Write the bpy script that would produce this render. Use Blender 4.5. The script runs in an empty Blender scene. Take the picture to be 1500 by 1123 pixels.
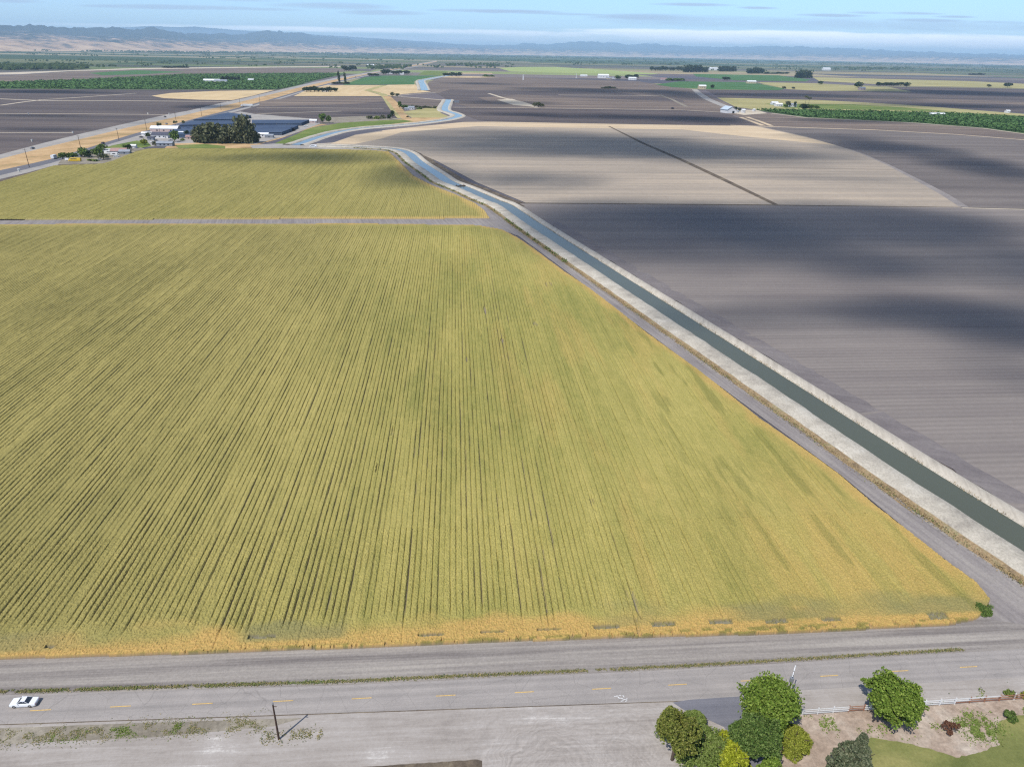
import bpy, math, random
import numpy as np
random.seed(7); rng=np.random.default_rng(11)
C=bpy.context.scene.collection
R=math.radians
# ------------------------------------------------------------------ camera model (real place: metres, z up)
W0,H0,F0=1500.,1123.,1030.; HC=90.; PITCH=R(25.2); ROLL=R(1.1)
fwd=np.array([0,math.cos(PITCH),-math.sin(PITCH)]); r0=np.array([1.,0,0]); u0=np.cross(r0,fwd)
cr,sr=math.cos(ROLL),math.sin(ROLL); rt=cr*r0+sr*u0; up=-sr*r0+cr*u0
def at(px,py,z=0.):
    d=fwd+rt*((px-W0/2)/F0)+up*((H0/2-py)/F0); t=(HC-z)/-d[2]; return (d[0]*t,d[1]*t)
def dirpx(px,py):
    d=fwd+rt*((px-W0/2)/F0)+up*((H0/2-py)/F0); return d/np.linalg.norm(d)
ANG=R(4.7); EU=np.array([math.cos(ANG),math.sin(ANG)]); EV=np.array([-math.sin(ANG),math.cos(ANG)])
def uv2w(u,v): return EU[0]*u+EV[0]*v, EU[1]*u+EV[1]*v
def w2uv(x,y): return EU[0]*x+EU[1]*y, EV[0]*x+EV[1]*y
def atuv(px,py,z=0.): return w2uv(*at(px,py,z))
def lin(r,g,b,k=.78):
    def f(c):
        c=c/255.; return (c/12.92 if c<=.04045 else ((c+.055)/1.055)**2.4)*k
    return (f(r),f(g),f(b),1.)
# ------------------------------------------------------------------ object helpers
def tag(o,label=None,cat=None,group=None,kind=None):
    if label: o['label']=label
    if cat: o['category']=cat
    if group: o['group']=group
    if kind: o['kind']=kind
    return o
def empty(name,loc,rz=0,sc=(1,1,1)):
    o=bpy.data.objects.new(name,None); C.objects.link(o); o.location=loc; o.rotation_euler=(0,0,rz); o.scale=sc; return o
def link(name,me,parent=None,loc=(0,0,0)):
    o=bpy.data.objects.new(name,me); C.objects.link(o)
    if parent: o.parent=parent
    o.location=loc; return o
def mesh_np(name,V,F,mat,col=None,smooth=False,mats=None,midx=None):
    V=np.asarray(V,dtype=np.float32); F=np.asarray(F,dtype=np.int32)
    me=bpy.data.meshes.new(name); n,k=F.shape
    me.vertices.add(len(V)); me.vertices.foreach_set('co',V.ravel())
    me.loops.add(n*k); me.loops.foreach_set('vertex_index',F.ravel())
    me.polygons.add(n); me.polygons.foreach_set('loop_start',np.arange(0,n*k,k,dtype=np.int32))
    try: me.polygons.foreach_set('loop_total',np.full(n,k,dtype=np.int32))
    except Exception: pass
    if smooth: me.polygons.foreach_set('use_smooth',np.ones(n,dtype=bool))
    else: me.polygons.foreach_set('use_smooth',np.zeros(n,dtype=bool))
    for m in (mats or [mat]): me.materials.append(m)
    if midx is not None: me.polygons.foreach_set('material_index',np.asarray(midx,dtype=np.int32))
    me.update(calc_edges=True)
    if col is not None:
        a=me.color_attributes.new('Col','FLOAT_COLOR','POINT')
        c=np.ones((len(V),4),dtype=np.float32); c[:,:3]=col; a.data.foreach_set('color',c.ravel())
    return me
class MB:
    def __init__(s): s.v=[];s.f=[]
    def box(s,cx,cy,cz,sx,sy,sz,rz=0,taper=1.):
        b=len(s.v);c,d=math.cos(rz),math.sin(rz)
        for k,(z,t) in enumerate(((-.5,1.),(.5,taper))):
            for x,y in((-.5,-.5),(.5,-.5),(.5,.5),(-.5,.5)):
                X,Y=x*sx*t,y*sy*t; s.v.append((cx+X*c-Y*d,cy+X*d+Y*c,cz+z*sz))
        for q in((0,3,2,1),(4,5,6,7),(0,1,5,4),(1,2,6,5),(2,3,7,6),(3,0,4,7)): s.f.append([b+i for i in q])
        return s
    def tube(s,p,q,r1,r2,n=8):
        p=np.array(p,float);q=np.array(q,float);d=q-p;d/=np.linalg.norm(d)+1e-9
        a=np.cross(d,[0,0,1.]); 
        if np.linalg.norm(a)<1e-3:a=np.array([1.,0,0])
        a/=np.linalg.norm(a);b_=np.cross(d,a);b=len(s.v)
        for c,r in((p,r1),(q,r2)):
            for i in range(n):
                t=2*math.pi*i/n; s.v.append(tuple(c+r*(a*math.cos(t)+b_*math.sin(t))))
        for i in range(n): s.f.append([b+i,b+(i+1)%n,b+n+(i+1)%n,b+n+i])
        s.f.append([b+i for i in range(n)][::-1]); s.f.append([b+n+i for i in range(n)]); return s
    def face(s,*pts):
        b=len(s.v); s.v+= [tuple(p) for p in pts]; s.f.append(list(range(b,b+len(pts)))); return s
    def prism(s,pts,z0,z1):
        b=len(s.v);n=len(pts)
        s.v+=[(x,y,z0) for x,y in pts]+[(x,y,z1) for x,y in pts]
        s.f.append([b+i for i in range(n)][::-1]); s.f.append([b+n+i for i in range(n)])
        for i in range(n): j=(i+1)%n; s.f.append([b+i,b+j,b+n+j,b+n+i])
        return s
    def mesh(s,name,mat):
        me=bpy.data.meshes.new(name); me.from_pydata(s.v,[],s.f); me.materials.append(mat); me.validate(); me.update(); return me
    def build(s,name,mat,parent=None,loc=(0,0,0),bevel=0):
        o=link(name,s.mesh(name,mat),parent,loc)
        if bevel:
            m=o.modifiers.new('b','BEVEL'); m.width=bevel; m.segments=2
        return o
# ------------------------------------------------------------------ value noise
def h2(i,j,seed=0):
    x=(i.astype(np.int64)*374761393+j.astype(np.int64)*668265263+seed*1442695041)&0xffffffff
    x=((x^(x>>13))*1274126177)&0xffffffff; x=x^(x>>16); return (x&0xffffff)/float(0xffffff)
def vn(x,y,seed=0):
    x=np.asarray(x,float);y=np.asarray(y,float)
    i=np.floor(x);j=np.floor(y);fx=x-i;fy=y-j;fx=fx*fx*(3-2*fx);fy=fy*fy*(3-2*fy)
    i=i.astype(np.int64);j=j.astype(np.int64)
    a=h2(i,j,seed);b=h2(i+1,j,seed);c=h2(i,j+1,seed);d=h2(i+1,j+1,seed)
    return (a*(1-fx)+b*fx)*(1-fy)+(c*(1-fx)+d*fx)*fy
def fbm(x,y,seed=0,o=4):
    s=0;a=.5
    for k in range(o): s=s+a*vn(x*2**k,y*2**k,seed+k*17);a*=.5
    return s/(1-.5**o)
def sstep(a,b,x): t=np.clip((x-a)/(b-a),0,1); return t*t*(3-2*t)
# ------------------------------------------------------------------ materials
def newmat(name):
    m=bpy.data.materials.new(name); m.use_nodes=True; nt=m.node_tree; nt.nodes.clear()
    o=nt.nodes.new('ShaderNodeOutputMaterial'); return m,nt,o
def N(nt,t,**k):
    n=nt.nodes.new(t)
    for a,b in k.items(): setattr(n,a,b)
    return n
def L(nt,a,b): nt.links.new(a,b)
def mth(nt,op,a,b=None,c=None,clamp=False):
    n=nt.nodes.new('ShaderNodeMath'); n.operation=op; n.use_clamp=clamp
    for i,v in enumerate((a,b,c)):
        if v is None: continue
        if isinstance(v,(int,float)): n.inputs[i].default_value=v
        else: nt.links.new(v,n.inputs[i])
    return n.outputs[0]
def mixc(nt,f,a,b,bt='MIX'):
    n=nt.nodes.new('ShaderNodeMix'); n.data_type='RGBA'; n.blend_type=bt
    for s,v in((n.inputs[0],f),(n.inputs[6],a),(n.inputs[7],b)):
        if isinstance(v,(int,float)): s.default_value=v
        elif isinstance(v,tuple): s.default_value=v
        else: nt.links.new(v,s)
    return n.outputs[2]
def farm(nt,rot=-4.7,scale=(1,1,1)):
    tc=N(nt,'ShaderNodeTexCoord'); mp=N(nt,'ShaderNodeMapping'); mp.vector_type='POINT'
    mp.inputs['Rotation'].default_value=(0,0,R(rot)); L(nt,tc.outputs['Object'],mp.inputs['Vector'])
    if scale!=(1,1,1):
        m2=N(nt,'ShaderNodeMapping'); m2.inputs['Scale'].default_value=scale; L(nt,mp.outputs[0],m2.inputs['Vector']); return m2.outputs[0]
    return mp.outputs[0]
def noise(nt,vec,scale,detail=4,rough=.55,dist=0):
    n=N(nt,'ShaderNodeTexNoise'); n.inputs['Scale'].default_value=scale; n.inputs['Detail'].default_value=detail
    n.inputs['Roughness'].default_value=rough; n.inputs['Distortion'].default_value=dist; L(nt,vec,n.inputs['Vector']); return n.outputs['Fac']
def ramp(nt,fac,stops,interp='LINEAR'):
    n=N(nt,'ShaderNodeValToRGB'); n.color_ramp.interpolation=interp; e=n.color_ramp.elements
    while len(e)<len(stops): e.new(.5)
    for i,(p,c) in enumerate(stops): e[i].position=p; e[i].color=c if isinstance(c,tuple) else (c,c,c,1)
    L(nt,fac,n.inputs[0]); return n.outputs['Color']
def bsdf(nt,o,col,rough=.9,spec=.2,bump=None,bs=.3,bd=.1,metal=0):
    b=N(nt,'ShaderNodeBsdfPrincipled')
    if isinstance(col,tuple): b.inputs['Base Color'].default_value=col
    else: L(nt,col,b.inputs['Base Color'])
    b.inputs['Roughness'].default_value=rough; b.inputs['Specular IOR Level'].default_value=spec; b.inputs['Metallic'].default_value=metal
    if bump is not None:
        q=N(nt,'ShaderNodeBump'); q.inputs['Strength'].default_value=bs; q.inputs['Distance'].default_value=bd
        L(nt,bump,q.inputs['Height']); L(nt,q.outputs[0],b.inputs['Normal'])
    L(nt,b.outputs[0],o.inputs['Surface']); return b
def plain(name,col,rough=.7,spec=.3,metal=0,var=.12,sc=1.5):
    m,nt,o=newmat(name); v=farm(nt); n=noise(nt,v,sc,3)
    c=mixc(nt,1.,col,ramp(nt,n,[(.3,1-var),(.7,1+var)]),'MULTIPLY'); bsdf(nt,o,c,rough,spec,metal=metal); return m
WB=(1.03,1.,.94)
def wb(c): return (min(c[0]*WB[0],1),c[1]*WB[1],c[2]*WB[2],1)
def soil(name,c1,c2,c3,patch=.012,streak=(.004,.12),streakamt=.5,rot=-4.7,fine=1.2,fineamt=.12,rows=0,rowamt=.1,bump=.25):
    """c1..c3: colours of the ground; streak = soil/crop banding along the working direction"""
    c1,c2,c3=wb(c1),wb(c2),wb(c3); m,nt,o=newmat(name); v=farm(nt,rot)
    a=noise(nt,v,patch,5,.6,.4)
    vs=farm(nt,rot,(streak[0],streak[1],1)); b=noise(nt,vs,1.,5,.65)
    f=mth(nt,'ADD',mth(nt,'MULTIPLY',a,1-streakamt),mth(nt,'MULTIPLY',b,streakamt))
    c=ramp(nt,f,[(.36,c1),(.5,c2),(.64,c3)])
    g=noise(nt,v,fine,5,.7)
    k=ramp(nt,g,[(.25,1-fineamt*1.6),(.75,1+fineamt*1.6)])
    c=mixc(nt,1.,c,k,'MULTIPLY'); hgt=g
    if rows:
        s=N(nt,'ShaderNodeSeparateXYZ'); L(nt,v,s.inputs[0])
        w=mth(nt,'SINE',mth(nt,'MULTIPLY',s.outputs[1],2*math.pi/rows)); w=mth(nt,'MULTIPLY_ADD',w,.5,.5)
        nn=noise(nt,farm(nt,rot,(.02,.5,1)),1.,3); w=mth(nt,'MULTIPLY',w,ramp(nt,nn,[(.3,0.2),(.7,1.)]))
        c=mixc(nt,1.,c,ramp(nt,w,[(0,1+rowamt),(1,1-rowamt)]),'MULTIPLY')
        hgt=mth(nt,'ADD',g,w)
    bsdf(nt,o,c,.95,.1,hgt,bump,.15); return m
M={}
def grey(g): return (g,g,g,1)
M['crop_flat']=soil('crop_flat',lin(140,136,72),lin(156,147,80),lin(168,156,88),.02,(.3,.01),.4)
M['dark']=soil('dark_soil',lin(104,99,100),lin(118,112,112),lin(134,128,126),.006,(.0015,.05),.65,rows=0,fine=.3,fineamt=.08)
M['darkR']=soil('dark_soil_rows',lin(119,113,114),lin(131,125,124),lin(147,140,138),.006,(.0025,.1),.5,rows=2.4,rowamt=.11,fine=.8,fineamt=.05)
M['tan']=soil('tan_soil',lin(148,140,132),lin(163,153,143),lin(182,169,154),.006,(.002,.12),.65,fine=.2,fineamt=.06,rows=4.2,rowamt=.07)
M['tanbright']=soil('tan_soil_pale_sunlit',lin(186,170,148),lin(205,186,160),lin(216,198,172),.01,(.003,.08),.6,fine=.2,fineamt=.05)  # pale lane soil, also the sunlit tone painted on the grain field
M['brown']=soil('brown_soil',lin(102,94,93),lin(120,109,104),lin(144,131,121),.004,(.0012,.03),.7,fine=.1,fineamt=.07)
M['violet']=soil('violet_soil',lin(84,79,82),lin(97,90,92),lin(118,109,107),.004,(.0012,.03),.7,fine=.1,fineamt=.07)
M['stubble']=soil('stubble',lin(188,168,134),lin(206,184,146),lin(216,196,160),.01,(.004,.05),.5,rot=85.3,fine=.1,fineamt=.06)
M['orchard_floor']=soil('orchard_floor',lin(70,92,60),lin(80,104,68),lin(94,116,78),.01,(.01,.05),.4,fine=.1,fineamt=.1)
M['alfalfa']=soil('alfalfa',lin(66,104,62),lin(78,116,72),lin(94,128,82),.01,(.01,.04),.5,fine=.1,fineamt=.1)
M['grass']=soil('green_grass',lin(92,112,58),lin(110,128,68),lin(136,142,86),.02,(.01,.05),.4,fine=.3,fineamt=.15)
M['yellowgreen']=soil('yellow_green_grass',lin(150,146,104),lin(168,162,116),lin(184,176,130),.006,(.002,.02),.6,fine=.1,fineamt=.06)
M['palegreen']=soil('pale_green_crop',lin(146,164,104),lin(160,174,114),lin(170,180,122),.01,(.003,.03),.5,fine=.1,fineamt=.05)
M['gold']=soil('dry_grass',lin(150,134,98),lin(190,160,122),lin(206,180,142),.03,(.01,.1),.4,rot=-60,fine=.4,fineamt=.12)
M['gravel']=soil('gravel',lin(150,148,148),lin(164,161,160),lin(176,173,170),.05,(.02,.3),.4,fine=1.5,fineamt=.13)
M['track']=soil('dirt_track',lin(126,121,123),lin(144,139,140),lin(160,155,153),.05,(.03,.9),.6,rot=-107.,fine=2.4,fineamt=.13)
M['strip']=soil('dirt_strip',lin(122,117,117),lin(148,143,141),lin(166,161,157),.05,(.018,.9),.8,fine=2.6,fineamt=.12)
M['pale']=soil('pale_dirt',lin(184,174,158),lin(198,188,172),lin(208,198,184),.02,(.01,.1),.4,fine=.5,fineamt=.05)
M['bank']=soil('canal_bank_dirt',lin(160,155,148),lin(184,179,170),lin(200,196,188),.15,(.3,.05),.4,rot=-107,fine=2.2,fineamt=.2,bump=.6)
M['bankR']=soil('canal_bank_road',lin(170,164,156),lin(188,182,173),lin(202,196,187),.15,(.8,.03),.6,rot=17,fine=1.8,fineamt=.1,bump=.3)
M['bankdark']=soil('weedy_bank',lin(86,78,72),lin(106,96,86),lin(130,120,104),.1,(.3,.05),.4,fine=1.2,fineamt=.25,bump=.5)
M['mulch']=soil('mulch',lin(140,124,112),lin(168,152,140),lin(190,180,170),.12,(.2,.2),.3,fine=1.6,fineamt=.22,bump=.4)
M['lawn']=soil('lawn',lin(104,112,66),lin(126,130,80),lin(152,148,98),.09,(.1,.3),.3,fine=2.5,fineamt=.12)
M['netroof']=soil('shade_net',lin(60,74,102),lin(70,86,114),lin(86,100,124),.02,(.01,.3),.5,fine=.3,fineamt=.06,rows=7,rowamt=.12)
M['dirtpatch']=soil('grey_green_soil',lin(126,120,110),lin(144,138,128),lin(158,152,142),.1,(.1,.1),.3,fine=1.6,fineamt=.2)
def asphalt(name,c1,c2,lanes=None,crack=0.):
    c1,c2=wb(c1),wb(c2)
    m,nt,o=newmat(name); v=farm(nt)
    s=N(nt,'ShaderNodeSeparateXYZ'); L(nt,v,s.inputs[0])
    a=noise(nt,farm(nt,-4.7,(.012,1.1,1)),1.,5,.6); g=noise(nt,v,6,4,.7); p=noise(nt,v,.25,4)
    f=mth(nt,'ADD',mth(nt,'MULTIPLY',a,.55),mth(nt,'ADD',mth(nt,'MULTIPLY',g,.2),mth(nt,'MULTIPLY',p,.25)))
    c=ramp(nt,f,[(.38,c1),(.62,c2)])
    if crack:
        vo=N(nt,'ShaderNodeTexVoronoi'); vo.feature='DISTANCE_TO_EDGE'; vo.inputs['Scale'].default_value=.22
        dn=N(nt,'ShaderNodeTexNoise'); dn.inputs['Scale'].default_value=.5; L(nt,v,dn.inputs['Vector']); mx=mixc(nt,.35,v,dn.outputs['Color'],'ADD'); L(nt,mx,vo.inputs['Vector'])
        c=mixc(nt,1.,c,ramp(nt,vo.outputs['Distance'],[(0,1-crack),(.012,1.)]),'MULTIPLY')
        wp=mth(nt,'SINE',mth(nt,'MULTIPLY_ADD',s.outputs[1],2*math.pi/1.55,1.1)); c=mixc(nt,1.,c,ramp(nt,mth(nt,'MULTIPLY_ADD',wp,.5,.5),[(0,.965),(1,1.035)]),'MULTIPLY')
    c=mixc(nt,1.,c,ramp(nt,g,[(.25,.9),(.75,1.1)]),'MULTIPLY')
    bsdf(nt,o,c,.85,.25,g,.15,.02); return m
M['asphalt']=asphalt('aged_asphalt',lin(146,142,142),lin(168,163,162),crack=.2)
M['asphalt_dark']=asphalt('patch_asphalt',lin(104,106,118),lin(126,127,138))
M['highway']=asphalt('highway_asphalt',lin(98,99,110),lin(118,118,126))
M['yellow']=plain('yellow_paint',lin(212,178,112),.8,.2,var=.25,sc=4)
M['whitep']=plain('white_paint',lin(214,214,214),.7,.3,var=.2,sc=8)
# yard with wheel tracks (real tyre marks around the turning loops)
def yardmat():
    m,nt,o=newmat('dirt_yard'); v=farm(nt); s=N(nt,'ShaderNodeSeparateXYZ'); L(nt,v,s.inputs[0])
    a=noise(nt,farm(nt,-4.7,(.05,.8,1)),1.,7,.7,.6); g=noise(nt,v,2.4,6,.75); p=noise(nt,v,.12,4,.6)
    f=mth(nt,'ADD',mth(nt,'MULTIPLY',a,.5),mth(nt,'ADD',mth(nt,'MULTIPLY',g,.22),mth(nt,'MULTIPLY',p,.28)))
    c=ramp(nt,f,[(.34,lin(138,130,124)),(.47,lin(164,156,149)),(.57,lin(178,171,165)),(.64,lin(212,207,201))])
    for (px,py,fr,lo,hi) in((880,1175,1.9,4,22),(800,1135,1.5,3,16),(1010,1150,2.2,5,18)):
        cu,cv=atuv(px,py)
        d=mth(nt,'SQRT',mth(nt,'ADD',mth(nt,'POWER',mth(nt,'SUBTRACT',s.outputs[0],cu),2.),mth(nt,'POWER',mth(nt,'SUBTRACT',s.outputs[1],cv),2.)))
        d2=mth(nt,'ADD',d,mth(nt,'MULTIPLY',p,9.))
        rr=N(nt,'ShaderNodeTexNoise'); rr.noise_dimensions='1D'; rr.inputs['Scale'].default_value=fr; rr.inputs['Detail'].default_value=3; L(nt,d2,rr.inputs['W'])
        mask=ramp(nt,mth(nt,'DIVIDE',d,hi),[(0,0.),(.25,1.),(.7,.7),(1,0.)])
        k=ramp(nt,rr.outputs['Fac'],[(.38,.93),(.5,1.),(.62,1.06)])
        c=mixc(nt,mask,c,mixc(nt,1.,c,k,'MULTIPLY'))
    bsdf(nt,o,c,.95,.1,g,.3,.1); return m
M['yard']=yardmat()
def crop_mat():
    m,nt,o=newmat('ripening_crop'); a=N(nt,'ShaderNodeVertexColor'); a.layer_name='Col'
    v=farm(nt); g=noise(nt,v,5.,3,.7)
    c=mixc(nt,1.,a.outputs['Color'],ramp(nt,g,[(.25,.82),(.75,1.18)]),'MULTIPLY')
    bsdf(nt,o,c,.9,.1,g,.15,.08); return m
M['crop']=crop_mat()
def leafmat(name,c1,c2,c3,tr=.25):
    m,nt,o=newmat(name); g=N(nt,'ShaderNodeNewGeometry')
    c=ramp(nt,g.outputs['Random Per Island'],[(0,c1),(.5,c2),(1,c3)])
    d=N(nt,'ShaderNodeBsdfDiffuse'); L(nt,c,d.inputs[0]); t=N(nt,'ShaderNodeBsdfTranslucent'); L(nt,c,t.inputs[0])
    x=N(nt,'ShaderNodeMixShader'); x.inputs[0].default_value=tr; L(nt,d.outputs[0],x.inputs[1]); L(nt,t.outputs[0],x.inputs[2]); L(nt,x.outputs[0],o.inputs['Surface']); return m
M['leaf_green']=leafmat('leaf_green',lin(92,116,46),lin(122,148,62),lin(158,176,88))
M['leaf_deep']=leafmat('leaf_deep',lin(74,98,48),lin(102,126,64),lin(134,152,88))
M['leaf_olive']=leafmat('leaf_olive',lin(92,104,46),lin(126,134,64),lin(158,158,90))
M['leaf_pale']=leafmat('leaf_pale',lin(98,118,54),lin(126,144,74),lin(152,164,98))
M['leaf_lime']=leafmat('leaf_lime',lin(116,126,48),lin(146,154,62),lin(178,180,88))
M['leaf_yellow']=leafmat('leaf_yellow',lin(134,144,36),lin(166,174,50),lin(194,198,78))
M['leaf_conifer']=leafmat('leaf_conifer',lin(76,88,66),lin(104,112,86),lin(134,136,110),.1)
M['leaf_far']=leafmat('leaf_far',lin(46,60,42),lin(60,76,50),lin(80,94,62),.1)
M['leaf_grey']=leafmat('leaf_grey',lin(80,86,64),lin(104,108,80),lin(134,134,104),.15)
M['leaf_orchard']=leafmat('leaf_orchard',lin(76,108,62),lin(90,122,72),lin(106,136,84),.2)
M['leaf_dead']=leafmat('leaf_dead',lin(88,62,50),lin(112,80,64),lin(134,98,80),.05)
M['weed']=leafmat('weed',lin(96,116,62),lin(124,136,80),lin(154,154,104),.2)
M['weed_dry']=leafmat('weed_dry',lin(142,124,92),lin(172,150,112),lin(194,174,134),.2)
M['weed_mix']=leafmat('weed_mix',lin(96,112,66),lin(142,138,92),lin(178,160,118),.2)
M['bark']=plain('bark',lin(92,80,70),.9,.1,var=.25,sc=3)
M['wood']=plain('pole_wood',lin(84,68,60),.85,.1,var=.2,sc=3)
M['white']=plain('white_paint_metal',lin(232,232,232),.45,.4,var=.05)
M['carwhite']=plain('car_paint',lin(236,238,242),.25,.5,var=.02)
M['glass']=plain('dark_glass',lin(52,60,72),.12,.6,var=.05)
M['tyre']=plain('tyre',lin(38,38,40),.8,.2)
M['metal']=plain('grey_metal',lin(158,160,164),.4,.5,metal=.3)
M['chrome']=plain('chrome',lin(190,190,192),.2,.5,metal=.8)
M['fence_brown']=plain('weathered_rail',lin(164,118,92),.8,.2,var=.2,sc=3)
M['wall_white']=plain('wall_white',lin(222,222,224),.7,.2,var=.06,sc=.4)
M['wall_blue']=plain('wall_blue',lin(186,200,214),.7,.2,var=.06,sc=.4)
M['wall_pink']=plain('wall_pink',lin(196,176,172),.8,.2,var=.08,sc=.4)
M['wall_tan']=plain('wall_tan',lin(196,182,156),.8,.2,var=.08,sc=.4)
M['wall_grey']=plain('wall_grey',lin(146,150,158),.7,.2,var=.08,sc=.4)
M['roof_white']=plain('roof_white',lin(232,234,238),.5,.3,var=.05,sc=.3)
M['roof_grey']=plain('roof_grey',lin(150,156,166),.5,.3,var=.1,sc=.3)
M['roof_dark']=plain('roof_dark',lin(84,86,100),.7,.2,var=.12,sc=.4)
M['roof_pink']=plain('roof_pink',lin(170,138,134),.8,.2,var=.12,sc=.4)
M['busyellow']=plain('bus_yellow',lin(222,186,56),.4,.4,var=.05)
M['black']=plain('black_tarp',lin(34,36,42),.6,.3)
M['red']=plain('red_lamp',lin(150,30,26),.3,.4)
M['concrete']=plain('concrete',lin(206,204,198),.8,.2,var=.08)
def watermat():
    m,nt,o=newmat('canal_water'); v=farm(nt); g=noise(nt,v,1.2,4,.6); p=noise(nt,v,.03,2)
    b=bsdf(nt,o,mixc(nt,p,lin(84,88,76),lin(94,98,84)),.12,.5,g,.12,.03); b.inputs['IOR'].default_value=1.33; return m
M['water']=watermat()
# ------------------------------------------------------------------ base ground: farmland patchwork to the horizon
def groundmat():
    m,nt,o=newmat('farmland'); v=farm(nt)
    s=N(nt,'ShaderNodeSeparateXYZ'); L(nt,v,s.inputs[0])
    wob=noise(nt,v,.0002,3)
    def cells(cu,cv,off):
        a=mth(nt,'FLOOR',mth(nt,'ADD',mth(nt,'DIVIDE',s.outputs[0],cu),off))
        hh=N(nt,'ShaderNodeTexWhiteNoise'); hh.noise_dimensions='1D'; L(nt,a,hh.inputs['W'])
        b=mth(nt,'FLOOR',mth(nt,'ADD',mth(nt,'DIVIDE',s.outputs[1],cv),mth(nt,'MULTIPLY',hh.outputs['Value'],3.)))
        cb=N(nt,'ShaderNodeCombineXYZ'); L(nt,a,cb.inputs[0]); L(nt,b,cb.inputs[1])
        wn=N(nt,'ShaderNodeTexWhiteNoise'); wn.noise_dimensions='2D'; L(nt,cb.outputs[0],wn.inputs['Vector']); return wn.outputs['Value']
    c1=cells(1300.,420.,.3); c2=cells(2600.,900.,.7)
    near=ramp(nt,c1,[(0,lin(112,104,106)),(.22,lin(130,120,116)),(.4,lin(98,96,104)),(.55,lin(150,146,110)),(.66,lin(88,110,78)),(.78,lin(176,160,128)),(.86,lin(118,110,110)),(.94,lin(146,156,104))],'CONSTANT')
    far=ramp(nt,c2,[(0,lin(70,88,62)),(.25,lin(82,98,68)),(.42,lin(112,116,82)),(.55,lin(60,80,60)),(.7,lin(128,120,98)),(.8,lin(76,96,66)),(.93,lin(150,142,116))],'CONSTANT')
    nr=noise(nt,farm(nt,-4.7,(.0006,.004,1)),1.,5,.7)
    mk=mth(nt,'MULTIPLY_ADD',s.outputs[1],1/5000.,-.75,clamp=True)
    west=mth(nt,'MULTIPLY_ADD',s.outputs[0],-1/2500.,0.,clamp=True)
    mk2=mth(nt,'ADD',mk,mth(nt,'MULTIPLY',west,mth(nt,'MULTIPLY_ADD',s.outputs[1],1/700.,-3.6,clamp=True)),clamp=True)
    c=mixc(nt,mk2,near,far); c=mixc(nt,1.,c,ramp(nt,nr,[(.3,.72),(.7,1.25)]),'MULTIPLY')
    bsdf(nt,o,c,.95,.1); return m
G=60000.
g=MB().face((-G,-3000,0),(G,-3000,0),(G,G,0),(-G,G,0)); o=g.build('ground',groundmat()); tag(o,'patchwork of farm land reaching to the hills',None,None,'structure')
# ------------------------------------------------------------------ field sheets
ZL=[.006]
def tri_obj(name,pts,mat,z,label,kind='structure'):
    import mathutils
    from mathutils.geometry import tessellate_polygon
    t=tessellate_polygon([[mathutils.Vector((x,y,0)) for x,y in pts]])
    me=bpy.data.meshes.new(name); me.from_pydata([(x,y,z) for x,y in pts],[],[list(q) for q in t]); me.materials.append(mat)
    me.update()
    import bmesh
    bm=bmesh.new(); bm.from_mesh(me); 
    for f in bm.faces:
        if f.normal.z<0: f.normal_flip()
    bm.to_mesh(me); bm.free()
    o=link(name,me); tag(o,label,None,None,kind); return o
def field(name,mat,label,px):
    ZL[0]+=.003; z=ZL[0]; return tri_obj(name,[at(a,b,z) for a,b in px],M[mat],z,label)
def band(name,mat,label,cl,wid):
    """strip along a pixel polyline, wid metres (number or list)"""
    ZL[0]+=.003; z=ZL[0]; p=[np.array(at(a,b,z)) for a,b in cl]; w=wid if isinstance(wid,list) else [wid]*len(p)
    Lf=[];Rt=[]
    for i in range(len(p)):
        d=(p[min(i+1,len(p)-1)]-p[max(i-1,0)]); d/=np.linalg.norm(d); n=np.array([-d[1],d[0]])
        Lf.append(p[i]+n*w[i]/2); Rt.append(p[i]-n*w[i]/2)
    V=[(q[0],q[1],z) for q in Lf]+[(q[0],q[1],z) for q in Rt]; n=len(p)
    me=bpy.data.meshes.new(name); me.from_pydata(V,[],[(n+i,n+i+1,i+1,i) for i in range(n-1)]); me.materials.append(M[mat]); me.update()
    o=link(name,me); tag(o,label,None,None,'structure'); return o
# --- left of the highway
field('field','violet','dark ploughed fields left of the highway',[(-260,134),(0,130),(210,131),(400,131),(445,124),(400,134),(333,152),(275,163),(250,167.5),(125,195),(0,227),(-90,252),(-400,262),(-700,210)])
field('field','brown','brown ploughed band beyond the orchard',[(-100,116),(0,112),(120,104),(250,100),(490,100),(520,104),(478,107.5),(400,108),(270,109.5),(130,117),(0,121.5),(-100,123)])
field('field','pale','pale strip of ground below the distant grove',[(-40,108),(70,104.5),(200,100),(330,98.5),(500,97),(500,98.2),(330,100),(200,101.8),(100,104.6),(30,109),(-40,110)])
field('field','alfalfa','blue green wedge of crop beyond the orchard',[(130,107),(200,103),(272,105.5),(210,109),(150,110.5)])
field('orchard_ground','orchard_floor','grassy floor of the wide orchard beyond the highway',[(-140,124),(0,121),(130,117),(270,109),(400,108),(478,107.5),(508,107.5),(500,110),(460,118.5),(432,127),(405,131.5),(210,131.5),(0,130.3),(-140,131)])
field('field','stubble','straw coloured fallow patch between orchard and highway',[(222,140.5),(250,136.5),(320,133.3),(403,132),(372,140),(340,147),(290,146.2),(240,144)])
band('dirt_road','pale','pale farm lane across the dark fields nearest the orchard',[(-60,144),(0,145),(60,147.5),(200,148),(345,149)],[9]*5)
band('dirt_road','pale','pale farm lane halfway down the dark left fields',[(-100,165.6),(0,166.3),(120,167),(252,168)],[5]*4)
band('dirt_road','pale','short pale lane in the nearest dark left field',[(-80,194),(0,194.3),(107,194.8)],[4]*3)
band('dirt_road','pale','pale diagonal lane slanting across the dark fields',[(0,154.5),(35,149.5),(60,146.5),(120,142.5),(200,136.8)],[6]*5)
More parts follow.
